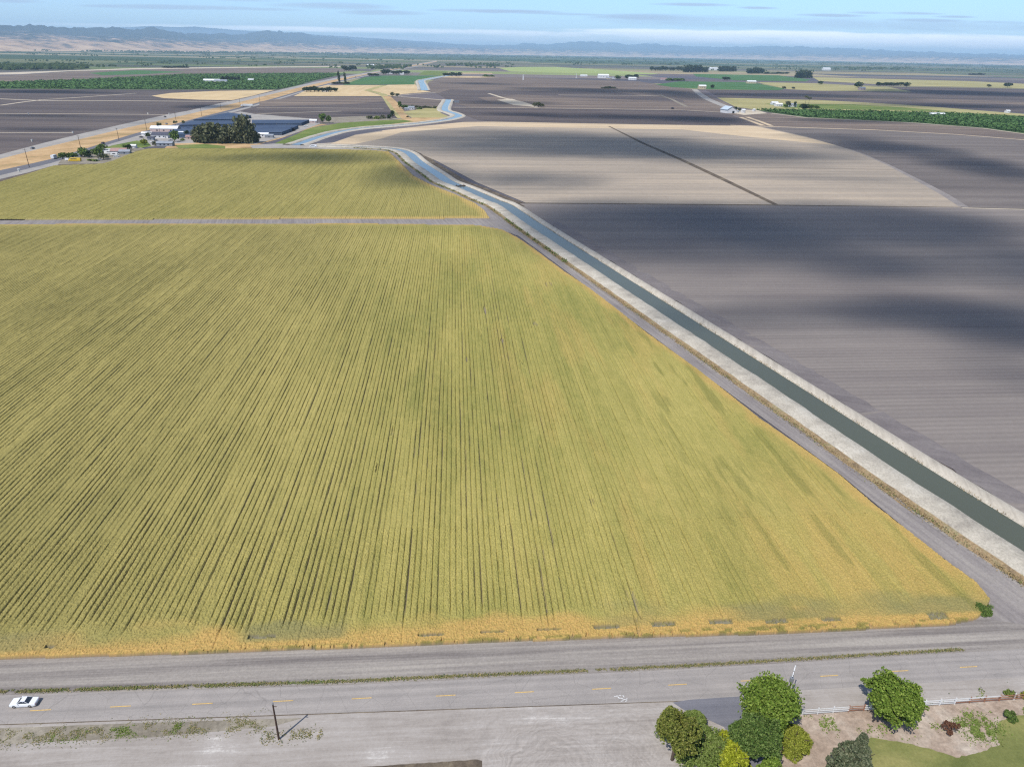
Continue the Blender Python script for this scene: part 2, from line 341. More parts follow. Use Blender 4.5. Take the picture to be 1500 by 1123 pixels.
band('path','pale','faint pale lane beyond the orchard',[(0,122),(20,120),(100,119.5)],[7]*3)
# --- highway corridor
GR=[((-120,258),(-120,264)),((0,226.5),(0,233)),((62,210),(62,217)),((125,194.5),(125,202)),((187,180.5),(187,187)),((250,167),(250,173.3)),((275,162.5),(275,167.8)),((320,152),(320,157)),((360,143.5),(360,147.5)),((400,134),(400,137.6)),((455,121.5),(455,124.5)),((500,112.5),(500,114.8)),((560,103.2),(560,104.6)),((600,95.6),(600,96.6)),((640,89),(640,89.8))]
def corr(name,mat,label,A,B):
    return field(name,mat,label,[a for a in A]+[b for b in B][::-1])
corr('gravel_road','gravel','grey gravel road running beside the railway strip',[g[0] for g in GR],[g[1] for g in GR])
GD=[(-120,297),(0,249.5),(40,241),(75,233),(125,218),(160,207),(200,195),(250,183.4),(300,170),(350,157.8),(400,144.6),(440,133),(480,122.6),(530,111),(570,103.4),(610,96.6),(640,90.6)]
corr('grass_verge','gold','golden dry grass strip between the two highway lanes',[g[1] for g in GR],GD)
HW=[(-120,305),(0,257),(40,247.5),(75,239),(125,223),(160,211.5),(200,199.5),(250,187),(300,173),(350,160),(400,146.6),(440,134.6),(480,124),(530,112),(570,104.2),(610,97.2),(640,91)]
corr('highway','highway','dark asphalt highway running to the horizon',GD,HW)
SH=[(-120,312),(0,262.5),(40,253),(75,245),(100,238),(140,230),(175,213),(215,203),(255,192),(300,176),(350,162.5),(400,148.4),(440,136),(480,125.2),(530,113),(570,105),(610,98)]
corr('gravel_verge','gravel','pale gravel verge on the near side of the highway',HW,SH)
# --- middle: between highway and canal
field('field','violet','dark brown field between highway and nursery',[(352,163),(400,148),(432,141),(560,141),(572,150),(585,172),(560,178),(470,181),(440,177),(368,176.6),(330,170)])
field('field','brown','paler brown streak across the brown field',[(380,149),(432,142),(560,142.5),(568,148),(510,153),(380,156)])
band('dirt_road','pale','pale lane crossing the brown field behind the nursery',[(376,158.3),(450,158.2),(562,159)],[4]*3)
band('dirt_road','pale','faint curved lane behind the nursery',[(352,171),(372,167.6),(400,166),(500,163)],[4]*4)
field('field','stubble','pale stubble field left of the winding ditch',[(430,141),(452,131),(477,125),(563,125),(536,133),(562,141)])
field('field','stubble','pale stubble field right of the winding ditch',[(568,124.6),(608,124),(621,133),(636,134.4),(590,138),(574,141),(540,133)])
field('field','alfalfa','bright green field beside the highway',[(502,124.5),(535,113.2),(560,111),(648,111),(628,116),(614,118),(607,119),(607,124)])
field('field','brown','dark field corner right of the ditch',[(566,141),(655,147.2),(650,162),(590,165),(577,153)])
band('dirt_road','pale','pale lane from the ditch bend to the canal',[(576,141),(610,143.5),(652,147)],[8]*3)
band('dirt_road','pale','pale lane angling up toward the canal bend',[(576,141),(600,138.5),(645,135.5)],[6]*3)
band('ditch','yellowgreen','winding grassy ditch across the stubble fields',[(563,125),(538,132.5),(560,138),(566,143),(572,153),(580,166),(588,174)],[16,18,18,16,14,10,10])
band('dirt_road','gold','sandy lane beside the winding ditch',[(566,141),(576,150),(586,163),(597,176)],[16,15,14,12])
field('grass','yellowgreen','yellow green lawn around the distant farmhouse',[(590,164),(640,156),(646,166),(658,171),(652,173),(604,173)])
field('grass','gold','sandy margin below the farmhouse lawn',[(560,178),(604,172.5),(656,172.6),(640,177.5),(600,181),(570,182)])
field('grass','grass','green grass bank above the canal',[(398,212),(436,196),(452,188),(500,180),(560,176),(590,175.5),(606,178),(560,183.4),(520,187),(494,193),(450,207),(436,211)])
field('field','dirtpatch','greenish corner of the brown field beside the trees',[(484,172),(540,170),(592,174),(560,176.5),(500,180),(470,181)])
band('dirt_road','gold','sandy lane behind the nursery sheds',[(372,211),(400,204),(430,194),(455,186),(475,182)],[10,11,10,9,9])
# --- right side far
field('field','brown','wide brown field in the middle distance',[(622,133),(628,120),(652,112.5),(770,113.6),(935,119.6),(1020,131.5),(1078,158),(1090,170),(1000,161.4),(690,157.6),(660,151),(644,137)])
field('field','violet','dark violet field behind the pale grain field',[(655,158),(690,158),(1000,161.8),(1062,165),(1112,184.6),(900,181.6),(720,178.4),(700,176),(684,170),(660,165)])
field('field','violet','dark wedge of soil near the far canal',[(640,137),(660,131),(760,133),(900,135),(1000,147),(1010,155),(760,150),(660,149)])
field('field','brown','brown band in the middle distance',[(700,143),(760,139),(1010,150),(1018,158),(720,150)])
band('dirt_road','pale','pale lane bounding the violet field',[(664,157.4),(760,158),(1000,161.4),(1062,164.8)],[5]*4)
band('dirt_road','pale','pale lane in the wide brown field',[(818,139.2),(900,139.8),(966,140.6)],[8]*3)
band('dirt_road','pale','pale curved lane beside the lone tree clump',[(716,137),(735,143),(765,150),(787,157.6)],[8,9,12,10])
field('field','pale','pale bare patch beside the curved lane',[(728,146.4),(750,145),(772,152),(782,156.6),(752,154)])
band('path','dirtpatch','yellowish grassy ditch beside the canal road',[(966,139),(985,146),(1006,156.5)],[8]*3)
field('field','palegreen','pale green field near the horizon',[(731,100),(760,98.2),(812,98.2),(880,102),(965,108.2),(955,109.2),(840,107.2),(748,105)])
field('field','stubble','thin straw strips near the horizon',[(655,106.6),(720,107.2),(722,108.4),(655,108)])
field('field','stubble','long straw strip near the far trees',[(645,112),(690,112),(732,113.4),(690,114.2),(645,113.6)])
field('field','grass','dull green field by the far canal',[(622,104),(656,105),(650,111),(612,110)])
field('field','alfalfa','deep green field near the far farm',[(960,124),(995,119.4),(1100,120.6),(1150,130.2),(1140,132.4),(1040,131),(985,128)])
field('field','alfalfa','far green field on the right',[(1015,108.4),(1140,110.6),(1188,116.8),(1180,119.4),(1080,118),(1020,112.4)])
field('field','yellowgreen','bright yellow green field on the right',[(1108,120.6),(1200,122.4),(1270,126.4),(1345,134.6),(1200,133.2),(1155,131)])
field('field','yellowgreen','far pale meadow near the right horizon',[(1190,113),(1300,116),(1420,119),(1500,123),(1560,127),(1560,131),(1440,128),(1330,126),(1200,119)])
field('field','violet','dark field behind the right hand farm',[(1032,131.6),(1140,132.6),(1200,134),(1340,135.4),(1300,127),(1440,129),(1560,132),(1560,172),(1500,166),(1320,153),(1200,146),(1056,143.4)])
field('field','brown','lighter brown streaks on the right',[(1100,139),(1200,139),(1360,144),(1500,150),(1560,154),(1560,158),(1460,152),(1300,148),(1180,143)])
field('field','yellowgreen','yellow grass field behind the orchard',[(1050,143.2),(1200,146.8),(1340,154.6),(1500,167),(1590,174),(1590,179),(1500,172),(1400,167.6),(1260,164),(1112,161.4),(1078,157)])
field('field','grass','greener streak in the yellow grass field',[(1120,152),(1250,153),(1330,158),(1400,164),(1260,161),(1150,158)])
field('orchard_ground','orchard_floor','grassy floor of the long orchard on the right',[(1106,161),(1260,163.4),(1400,167),(1500,172),(1620,180),(1620,208),(1500,195.6),(1440,187.4),(1340,179.8),(1180,172),(1130,165)])
field('field','brown','brown strip between the orchard and the farm lane',[(1064,163),(1106,163),(1180,172.8),(1340,180.6),(1440,188.4),(1500,196.6),(1620,209),(1620,220),(1500,205),(1400,197),(1280,190.4),(1140,186),(1112,184.6)])
field('field','dark','grey brown field beyond the grain field',[(1105,184.4),(1180,186.4),(1330,192),(1450,200),(1500,205),(1640,220),(1700,320),(1500,306),(1405,303.4),(1380,283),(1350,266),(1300,240.6),(1260,223.6),(1180,200)])
band('dirt_road','pale','pale lane following the orchard edge',[(1130,166),(1180,172.4),(1340,180.2),(1440,188),(1500,196.2),(1600,207)],[6,7,7,6,6,6])
band('dirt_road','tanbright','pale lane between the two brown fields',[(1070,183.6),(1140,186),(1280,190.4),(1400,197),(1500,205),(1600,215)],[8,7,6,5,5,5])
band('dirt_road','tanbright','left rut of the sandy lane below the barn',[(1085,172),(1100,177.5),(1118,184)],[7]*3)
band('dirt_road','tanbright','right rut of the sandy lane below the barn',[(1094,171.5),(1112,177.5),(1130,184.4)],[7]*3)
band('road','gravel','paved canal road running down to the white barn',[(1017,131),(1024,137),(1036,145),(1050,151),(1068,158)],[16,18,18,18,18])
field('yard','pale','pale yard around the white barn',[(1058,163),(1074,160),(1110,161.6),(1124,166),(1090,168.6)])
# tan field and main dark field
field('field','tan','pale grain stubble field beyond the canal',[(430,213.6),(490,208.4),(520,197.6),(560,191.5),(620,184.6),(680,178.8),(720,178.4),(900,181.6),(1110,184.8),(1180,200),(1260,223.4),(1300,240),(1350,265.4),(1380,282.4),(1408,303.4),(1135,300),(770,297),(700,268),(640,236),(600,219),(500,214)])
field('field','tanbright','painted sunlit far edge of the pale grain field',[(560,191.2),(620,184.8),(680,179),(720,178.6),(900,181.8),(1106,185),(1180,201),(1225,213),(1100,201),(1000,190),(700,185),(560,196)])  # sunlight along the far edge, painted in as a paler soil colour
field('field','tanbright','bright left corner of the pale grain field',[(484,210.5),(520,198.4),(560,193),(600,190),(560,203),(520,211)])
band('ditch','bankdark','dark diagonal ditch across the grain field',[(892,185),(940,209),(1000,235),(1060,263),(1136,299.6)],[2.5,5,5.5,5.5,4.])
band('path','bankdark','thin dark line across the grain field',[(1040,245),(1150,246),(1312,248.8)],[1.2]*3)
band('dirt_road','track','curving grey lane at the right edge of the grain field',[(1240,217),(1260,224),(1300,241),(1350,266.6),(1384,285),(1412,303)],[1,2,3,5,6,6])
field('field','darkR','large dark ploughed field right of the canal',[(742,298),(1136,301.2),(1408,304),(1500,306.4),(1720,313),(2000,640),(1700,900),(1520,830),(1440,715),(1330,660),(1140,545),(960,425),(820,340),(770,312)])
band('dirt_road','pale','thin pale track running right from the corner of the grain field',[(1409,304.6),(1500,306.8),(1700,313)],[2.2,2.2,2.2])
band('path','bankdark','narrow headland between the two right fields',[(766,297.6),(1136,300.6),(1408,303.7)],[2,1.5,1.5])
# --- nursery ground, compounds
field('yard','gravel','grey yard around the nursery and farm buildings',[(176,214),(205,205),(262,190),(300,177),(352,163.5),(372,167),(456,174),(470,181),(430,196),(372,212),(300,214),(240,214),(200,216)])
field('grass','grass','green paddock beside the farm buildings',[(122,226),(165,213),(200,206),(216,208),(222,214),(208,216.6),(165,222)])
field('yard','dirtpatch','bare yard around the trailers and bus',[(84,241),(90,234),(122,226),(165,220),(206,216),(214,219),(165,236.4),(150,240.5)])
field('grass','gold','dry grass bank in front of the tall windbreak',[(240,217.6),(250,210.6),(300,209),(372,211),(440,212.6),(440,214.6),(330,217.8)])
field('grass','grass','green patch of the grass bank by the windbreak',[(256,213),(300,211),(330,214),(330,217),(262,217.4)])
field('yard','gravel','pale turning area at the end of the canal road',[(366,213),(400,210.5),(445,211.2),(500,213.5),(572,218),(572,222),(440,217),(370,217.4)])
# --- yellow field surroundings
UP=[(-190,322),(-120,302),(0,268),(40,256.5),(80,243.6),(150,241),(165,237),(200,222.5),(220,218.6),(330,218.4),(400,217.6),(540,220.5),(569,222.7),(584,236.7),(606,258.7),(634,273),(664.7,285),(694,298),(708.7,308.5),(717.5,321),(400,321.8),(0,323.4),(-190,324)]
LOW=[(-700,331),(0,330),(540,329),(700,331.5),(735.6,337.8),(758.8,350),(783.7,367),(824.6,398),(863.8,424.6),(901,453),(950,492),(1018,541),(1069,581),(1111,615),(1169,655),(1227,697),(1285,747),(1334.5,785),(1384,824.5),(1429,857),(1449,882),(1440,899),(1429,909),(1389,917),(1150,930),(870,937),(610,947),(300,959),(0,967),(-400,985)]
field('dirt_strip','strip','wide grey dirt strip between the crop and the road',[(-420,980),(0,964),(300,956),(610,943),(870,933),(1150,927),(1400,915),(1400,800),(1200,640),(950,470),(784,350),(746,322),(735,318),(760,325),(833,385),(950,466),(1200,640),(1400,792),(1520,870),(1720,960),(1720,1020),(-420,1045)])
field('track','track','grey farm track beside the canal',[(741,318),(762,325),(833,386),(950,468),(1085,566),(1200,646),(1324,742),(1399,794),(1520,872),(1600,930),(1440,905),(1452,880),(1425,850),(1340,785),(1230,694),(1070,577),(950,488),(825,394),(760,346),(720,332)])
field('track','track','grey farm track between the two yellow fields',[(-260,322),(0,322.6),(400,320.8),(716,320),(746,318),(766,330),(746,340),(720,334),(690,332),(540,330),(0,331.4),(-400,332)])
field('track','track','grey track curving along the upper yellow field',[(560,218),(590,222),(600,238),(616,254),(642,268),(684,284),(716,300),(740,317),(735,326),(712,322),(700,304),(664,288),(630,274),(600,257),(580,238),(566,223)])
field('ditch','bankdark','weedy ditch along the left edge of the upper field',[(-60,284),(0,263.5),(40,253),(75,243.5),(92,240.5),(150,239.5),(165,235.5),(205,219.5),(222,217),(330,217),(330,218.6),(220,219),(200,223),(165,237.5),(150,241.5),(80,244.5),(40,257.5),(0,268.5),(-60,288)])
# foreground, in farm coordinates
ZN=[ZL[0]+.01]
def fuv(name,mat,label,pts):
    ZN[0]+=.004; return tri_obj(name,[uv2w(*p) for p in pts],M[mat],ZN[0],label)
fuv('dirt_yard','yard','pale dusty yard in front of the road',[(-220,30),(-220,77.5),(-68,77.3),(-18,76.2),(34,74.9),(50,76),(90,76.5),(260,80),(260,30)])
fuv('road','asphalt','aged grey asphalt country road',[(-230,77.2),(-70.5,76.7),(-18.5,75.7),(34,74.8),(50,75.7),(90,76.1),(250,78.5),(250,84.5),(92,81.8),(35,80.9),(-19,80.9),(-70.5,82),(-230,84)])
fuv('shoulder','dirtpatch','greyish weedy shoulder strip along the left part of the road',[(-230,73.2),(-70,73.4),(-45,73.2),(-28,74.),(-24,75.2),(-45,75.7),(-70,76.1),(-230,76.4)])
fuv('shoulder','bankdark','thin dark crumbling edge of the asphalt',[(-230,77.12),(-70.5,76.62),(-18.5,75.62),(34,74.72),(34,74.86),(-18.5,75.78),(-70.5,76.78),(-230,77.28)])
fuv('driveway','asphalt_dark','dark asphalt driveway entrance between the trees',[atuv(*p) for p in[(985,1030),(1010,1026),(1083,1021),(1090,1060),(1100,1090),(1138,1120),(1165,1170),(1125,1170),(1085,1100),(1060,1066),(1030,1052),(1003,1042)]])
fuv('mulch_bed','mulch','brown mulch bed behind the white fence',[(41.6,60),(42,66),(43,71.6),(50.5,71.4),(70,71.8),(120,72.6),(120,60)])
lw=[atuv(*p) for p in[(1268,1180),(1266,1088),(1275,1081),(1330,1090),(1372,1102),(1400,1111),(1440,1101),(1464,1092),(1458,1072),(1464,1058),(1478,1051),(1520,1047),(1640,1050),(1700,1200)]]
lw2=[]; rj=random.Random(4)
for i in range(len(lw)):
    a=lw[i];b=lw[(i+1)%len(lw)]; n=max(1,int(math.dist(a,b)/.5))
    if math.dist(a,b)>30: n=1
    for k in range(n): lw2.append((a[0]+(b[0]-a[0])*k/n+rj.uniform(-.13,.13)*(k>0),a[1]+(b[1]-a[1])*k/n+rj.uniform(-.13,.13)*(k>0)))
fuv('lawn','lawn','mown green lawn behind the mulch bed',lw2)
for i,(px,py) in enumerate([(60,1041.5),(177,1036),(297,1032),(415,1028),(530,1024),(653,1020),(768,1015),(881,1010),(992,1004),(1098,998),(1214,991),(1317,984),(1418,978),(1516,972)]):
    u,v=atuv(px,py); b=MB(); x,y=uv2w(u,v); z=ZN[0]+.004
    pts=[uv2w(u-1.5,v-.09),uv2w(u+1.5,v-.07),uv2w(u+1.5,v+.09),uv2w(u-1.5,v+.07)]
    o=b.face(*[(p[0],p[1],z) for p in pts]).build('lane_marking',M['yellow']); tag(o,'yellow dash painted along the middle of the road','road marking','yellow centre line dashes','structure')
# survey paint on the road
b=MB(); 
for dx,dy,w,hh,a in[(-8,-3,7,1.2,.2),(-4,-1,2,4,.5),(0,0,6,1.1,-.3),(3,-3,1.5,4,.3),(4,2,6,1.2,.25),(8,1,1.3,3,-.4),(1,4,5,1,.1),(-2,-4,4,1,-.2),(7,4,4,1.2,.5)]:
    u,v=atuv(910+dx,1024+dy); w*=.09;hh*=.11;ca,sa=math.cos(a),math.sin(a)
    pts=[uv2w(u+x*ca-y*sa,v+x*sa+y*ca) for x,y in((-w/2,-hh/2),(w/2,-hh/2),(w/2,hh/2),(-w/2,hh/2))]
    b.face(*[(p[0],p[1],ZN[0]+.005+.0007*len(b.v)/4) for p in pts])
tag(b.build('road_marking',M['whitep']),'white squiggle of survey paint on the grey road','road marking',None,'structure')
# soil mound at the lower edge
def mound():
    u0_,v0_=atuv(415,1116); u1_,v1_=atuv(706,1112); nu,nv=90,24; U=np.linspace(u0_,u1_,nu); Vv=np.linspace(v0_-9,v0_+.3,nv); A,B=np.meshgrid(U,Vv)
    e=np.minimum(np.minimum((A-u0_)/3.,(u1_-A)/1.),(v0_+.2+.02*(A-u0_)-B)/.6); B=B-1.9; h=sstep(0,1,e)*.22+sstep(0,.6,e)*(fbm(A*1.2,B*1.2,5)-.3)*.3
    x,y=uv2w(A,B); Vt=np.stack([x.ravel(),y.ravel(),(h.ravel()-.02)+.5],1)
    idx=np.arange(nu*nv).reshape(nv,nu); F=np.stack([idx[:-1,:-1].ravel(),idx[:-1,1:].ravel(),idx[1:,1:].ravel(),idx[1:,:-1].ravel()],1)
    Vt[:,2]-=.5-ZN[0]
    o=link('soil_mound',mesh_np('soil_mound',Vt,F,M['bankdark'],smooth=True)); tag(o,'low dark soil mound with pale rim at the yard edge',None,None,'structure')
mound()
# ------------------------------------------------------------------ crop height fields
def inpoly(U,V,P):
    ins=np.zeros(U.shape,bool); n=len(P)
    for i in range(n):
        x1,y1=P[i];x2,y2=P[(i+1)%n]
        if y1==y2: continue
        c=((y1>V)!=(y2>V)); xi=(x2-x1)*(V-y1)/(y2-y1)+x1; ins^=c&(U<xi)
    return ins
def edgedist(U,V,P,skip=()):
    d=np.full(U.shape,1e9)
    for i in range(len(P)):
        if i in skip: continue
        x1,y1=P[i];x2,y2=P[(i+1)%len(P)]; L2=(x2-x1)**2+(y2-y1)**2
        t=np.clip(((U-x1)*(x2-x1)+(V-y1)*(y2-y1))/L2,0,1); d=np.minimum(d,np.hypot(U-x1-t*(x2-x1),V-y1-t*(y2-y1)))
    return d
GREEN=np.array(lin(132,132,70)[:3]);OLIVE=np.array(lin(163,154,87)[:3]);PALE=np.array(lin(185,171,102)[:3]);GOLD=np.array(lin(199,160,97)[:3]);KHAKI=np.array(lin(159,147,91)[:3]);GREYG=np.array(lin(136,132,88)[:3]);SAND=np.array(lin(200,168,104)[:3]);DIRT=np.array(lin(120,110,110)[:3])
SPACE=1.14
GAPS=[]
for (px,py,w,hh) in[(385,936,4.5,.8),(632,934,4.4,.8),(722,929,4.,.4),(805,926,4.2,.5),(888,922,4.6,.8),(971,918,4.2,1.),(1055,915,4.2,1.1),(1136,914,4.,1.),(1216,911,3.6,.8),(1372,906,3.6,1.9),(75,952,1.6,.6)]:
    u,v=atuv(px,py); GAPS.append((u,v,w/2,hh/2))
def crop(name,P,bands,uc,label,upper=False):
    P=[atuv(*p) for p in P]; Vs=[];Fs=[];Cs=[];off=0; parts=[]
    for (v0,v1,dv,du,ul) in bands:
        vv=np.arange(v0,v1+dv*.99,dv); us=[p[0] for p in P]
        uu=np.arange(ul,min(max(us)+.6,uc),du); U,V=np.meshgrid(uu,vv); UN=U+.16*(vn(U/9.,V/18.,88)-.5)+.05*(vn(U/1.2,V/2.5,89)-.5)
        U=U+(h2(np.round(U/du),np.round(V/dv),3)-.5)*du*.5*(dv<.5)
        ins=inpoly(U,V,P); ed=np.where(ins,edgedist(U,V,P),0)
        rowi=np.floor(UN/SPACE+.5); ph=np.abs(UN/SPACE-rowi)*SPACE   # distance from furrow centre
        st=h2(rowi,rowi*0+5,9); n1=vn(rowi*7.31,V/22.,21); n2=vn(rowi*3.7,V/5.,22)
        close=sstep(5,60,U)*.52 if not upper else 0.
        close=np.maximum(close,.85*(1-sstep(2.5,9.,ed+3*(vn(U/5,V/5,31)-.5))) if not upper else 0)
        strength=np.clip(.46+.36*st+.5*(n1-.5)+.4*(n2-.5)-close,0.,1.)*.95
        w=np.maximum(.095+.06*st+.06*(n2-.5),du*.6)
        fur=np.exp(-(ph/w)**2)*strength*np.interp(V,[90,150,300,420],[.9,.82,.66,.55])
        grain=h2(np.round(U/du),np.round(V/dv),41)
        H=.66+.08*(vn(U/2.2,V/2.2,51)-.5)+(.17 if dv<.3 else .1)*(grain-.5)+.07*(vn(U/.6,V/.6,52)-.5)
        h=H*(1-fur); hole=np.zeros(U.shape)
        if not upper:
            for (gu,gv,gw,gh) in GAPS:
                hole=np.maximum(hole,(np.abs(U-gu)<gw)*(np.abs(V-gv)<gh)*(1.))
            h=h*(1-hole*(.45+.5*sstep(.3,.62,vn(U/.45,V/.22,57))))
            # few bare spots inside
            bare=sstep(.80,.86,fbm(U/2.5,V/16.,77))*(U>-20)*(U<40); h*=1-bare*.6
        if not upper:
            h=h*(1-.6*(vn(U/.3,V/.5,95)>.8)*(V<88.3+.35+.5*vn(U/1.5,V*0,97)))
        h=np.where(ins,h*sstep(0,.35,ed+.25),-.3)
        x,y=uv2w(U,V); z=h+ZL[0]-.05
        # colour of the plants
        big=fbm(U/28,V/60,61); mid=fbm(U/2.4,V/45,62); fine=fbm(U/1.1,V/3.,63)
        t=np.clip(.45+(.5 if upper else .8)*(big-.5)+(.3 if upper else .45)*(mid-.5)+.4*(fine-.5)+(grain-.5)*.25,0,1)[...,None]
        col=np.where(t<.5,GREEN+(OLIVE-GREEN)*t*2,OLIVE+(PALE-OLIVE)*(t-.5)*2)
        kh=np.clip((1-sstep(-90,10,U))*.75,0,1)[...,None] if not upper else .45
        col=col+(KHAKI*(.8+.4*t)-col)*kh
        if not upper:
            bd=V-88.3; rd=ed
            gold=(1-sstep(1.6,6.5,bd+5*(vn(U/6.,V/4.,71)-.5)))*.95
            gold=np.maximum(gold,(1-sstep(.6,4.5,rd+3*(vn(U/3,V/9,72)-.5)))*.8)
            cor=sstep(25,85,U)*(1-sstep(10,75,V-88+.0*U)); band_=.25+.55*sstep(.38,.66,fbm(U/3.2,V/34,73))
            gold=np.maximum(gold,cor*(.1+.6*band_))
            gold=np.maximum(gold,.24*sstep(.5,.72,fbm(U/7.,V/45,75))*sstep(-30,40,U))
            gyb=sstep(1.2,2.4,bd)*(1-sstep(4.5,8.,bd+4*(vn(U/5,V/3,93)-.5)))*sstep(.42,.58,vn(U/14.,V*0+3,94))
            gold=gold*(1-.75*gyb); col=col+(GREYG-col)*(gyb*.8)[...,None]
            gr=sstep(.6,.7,fbm(U/2.6,V/22,74))*sstep(40,65,U)*(1-gold*.6)
            col=col+(GOLD-col)*(gold*(.75+.5*(grain-.5)))[...,None]
            gg=sstep(.5,.62,vn(U/1.3,V*2,79))*(1-sstep(.2,.9,bd+.4*(vn(U/2,V,80)-.5)))*.7
            col=col+(GREEN*.8-col)*np.clip(gr*.5+gg*(U>-60),0,1)[...,None]
        else:
            gold=(1-sstep(1.,8,ed+4*(vn(U/6,V/20,71)-.5)))*.65*sstep(-200,-60,U)
            col=col+(SAND-col)*gold[...,None]
        hb=np.clip((h-.12)/.2,0,1)[...,None]; dirtc=DIRT*(1+.0*t); 
        if not upper:
            pal=(sstep(.55,.75,vn(rowi*1.7,V/6.,91))*sstep(-5,15,U)*(1-sstep(40,60,U)))[...,None]; dirtc=DIRT*(1+.45*pal)
        dirtc=dirtc+(np.array(lin(132,128,112)[:3])-dirtc)*hole[...,None]; col=col+(GREYG*.85-col)*(hole*.85)[...,None]
        col=dirtc*(1-hb)+col*hb
        nU,nV=len(uu),len(vv); idx=np.arange(nU*nV).reshape(nV,nU)+off
        fi=ins[:-1,:-1]|ins[:-1,1:]|ins[1:,1:]|ins[1:,:-1]
        F=np.stack([idx[:-1,:-1][fi],idx[:-1,1:][fi],idx[1:,1:][fi],idx[1:,:-1][fi]],1)
        Vs.append(np.stack([x.ravel(),y.ravel(),z.ravel()],1)); Cs.append(col.reshape(-1,3)); Fs.append(F); off+=nU*nV
    V=np.concatenate(Vs);F=np.concatenate(Fs);Cc=np.concatenate(Cs)
    used=np.zeros(len(V),bool); used[F.ravel()]=True; mp=np.cumsum(used)-1
    me=mesh_np(name,V[used],mp[F],M['crop'],Cc[used]); o=link(name,me); tag(o,label,'crop',None,'stuff')
lf=lambda v: -75-(v-88)*.62-22
crop('wheat_crop',LOW,[(86.,120,.22,.145,-112),(120,165,.34,.165,-138),(165,235,.55,.18,-185),(235,320,1.,.19,-240),(320,405.5,1.8,.2,-300)],99,'yellow green ripening row crop filling the large near field')
crop('wheat_crop',UP,[(414,540,1.8,.21,-345),(540,735,3.,.24,-440)],60,'yellow green ripening row crop in the smaller upper field',True)
fpts=[(-600,88.5),(-113,88.5),(-139,120),(-186,165),(-241,235),(-301,320),(-301,403),(-600,403)]
ft=tri_obj('wheat_crop',[uv2w(*p) for p in fpts],M['crop_flat'],.55,'ripening row crop continuing beyond the left of view','stuff'); ft['category']='crop'
# ------------------------------------------------------------------ canal
def catmull(P,step=4.):
    P=[np.array(p,float) for p in P]; P=[2*P[0]-P[1]]+P+[2*P[-1]-P[-2]]; out=[]
    for i in range(1,len(P)-2):
        n=max(2,int(np.linalg.norm(P[i+1]-P[i])/step))
        for k in range(n):
            t=k/n; out.append(.5*((2*P[i])+(-P[i-1]+P[i+1])*t+(2*P[i-1]-5*P[i]+4*P[i+1]-P[i+2])*t*t+(-P[i-1]+3*P[i]-3*P[i+1]+P[i+2])*t**3))
    out.append(P[-2]); return np.array(out)
def normals(c):
    d=np.gradient(c,axis=0); d/=np.linalg.norm(d,axis=1)[:,None]; return np.stack([d[:,1],-d[:,0]],1)
def sweep(name,c,prof,mat,label,jit=0,kind='structure',seed=0):
    n=normals(c); m=len(prof); k=len(c); V=np.zeros((k,m,3))
    for j,(s,z) in enumerate(prof):
        a=(vn(np.arange(k)*.9,np.full(k,j*3.3),seed)-.5)*jit; b=(vn(np.arange(k)*.9,np.full(k,j*5.1+9),seed+3)-.5)*jit*.35
        V[:,j,:2]=c+n*(s+a)[:,None]; V[:,j,2]=z+b*(z>.2)
    idx=np.arange(k*m).reshape(k,m); F=np.stack([idx[:-1,:-1].ravel(),idx[1:,:-1].ravel(),idx[1:,1:].ravel(),idx[:-1,1:].ravel()],1)
    o=link(name,mesh_np(name,V.reshape(-1,3),F[:,::-1],mat,smooth=True)); tag(o,label,None,None,kind); return o
zc=.5
cA=[at(1528,807,zc),at(1381,715,zc),at(1279.5,650,zc),at(1140,559,zc),at(971,450,zc),at(830,359,zc),at(783,328.5,zc),at(742,301,zc),at(723,293.5,zc),at(683,276,zc),at(657,266,zc),at(640,254.5,zc),at(614,237.5,zc),at(598,224,zc),at(578,218.2,zc),at(545,215.8,zc),at(500,213.6,zc),at(462,212.6,zc)]
e0=np.array(cA[0]);e1=np.array(cA[1]);cA=[tuple(e0+(e0-e1)/np.linalg.norm(e0-e1)*90)]+cA
cB=[at(432,212.3,zc),at(446,208,zc),at(468,200.5,zc),at(500,192.3,zc),at(540,187,zc),at(600,182.2,zc),at(640,177.6,zc),at(662,173.6,zc),at(672,169.4,zc),at(664,165.5,zc),at(653,162,zc),at(652,157,zc),at(656,149,zc),at(657,146,zc)]
cC=[at(622,132.4,zc),at(620,126,zc),at(617,118.5,zc),at(625,116.4,zc),at(646,112.6,zc),at(668,109.4,zc)]
for c,nm,wd in((cA,'long straight canal beside the yellow field',3.9),(cB,'upper bend of the canal',5.2),(cC,'far reach of the canal',9)):
    cc=catmull(c,3. if wd<5 else 6.); k=wd/3.9
    z0=ZL[0]
    sweep('water',cc,[(-wd-.3,zc),(wd+.3,zc)],M['water'],'blue grey water in the '+nm)
    sweep('canal_bank',cc,[(-wd-8.6,.1),(-wd-7.2,.6),(-wd-6.3,1.1),(-wd-3.5,1.18),(-wd-.9,1.1),(-wd+.25,.2)],M['bank'],'pale left bank of the '+nm,.5*k,seed=2)
    sweep('canal_bank',cc,[(wd-.25,.2),(wd+.55,.85),(wd+1.,1.1),(wd+2.6,1.15),(wd+3.9,1.05),(wd+5.7,.1)],M['bankR'],'pale right bank of the '+nm,.15*k,seed=5)
CA=catmull(cA,3.); NA=normals(CA)
M['weedstrip']=soil('dry_weed_strip',lin(122,108,90),lin(156,136,108),lin(146,142,114),.25,(.9,.3),.5,fine=2.2,fineamt=.3,bump=.6)
sweep('weed_strip',CA[:-14],[(-14.2,.16),(-12.6,.3),(-11.3,.72)],M['weedstrip'],'dry brown strip along the foot of the left canal bank',.5,seed=12)
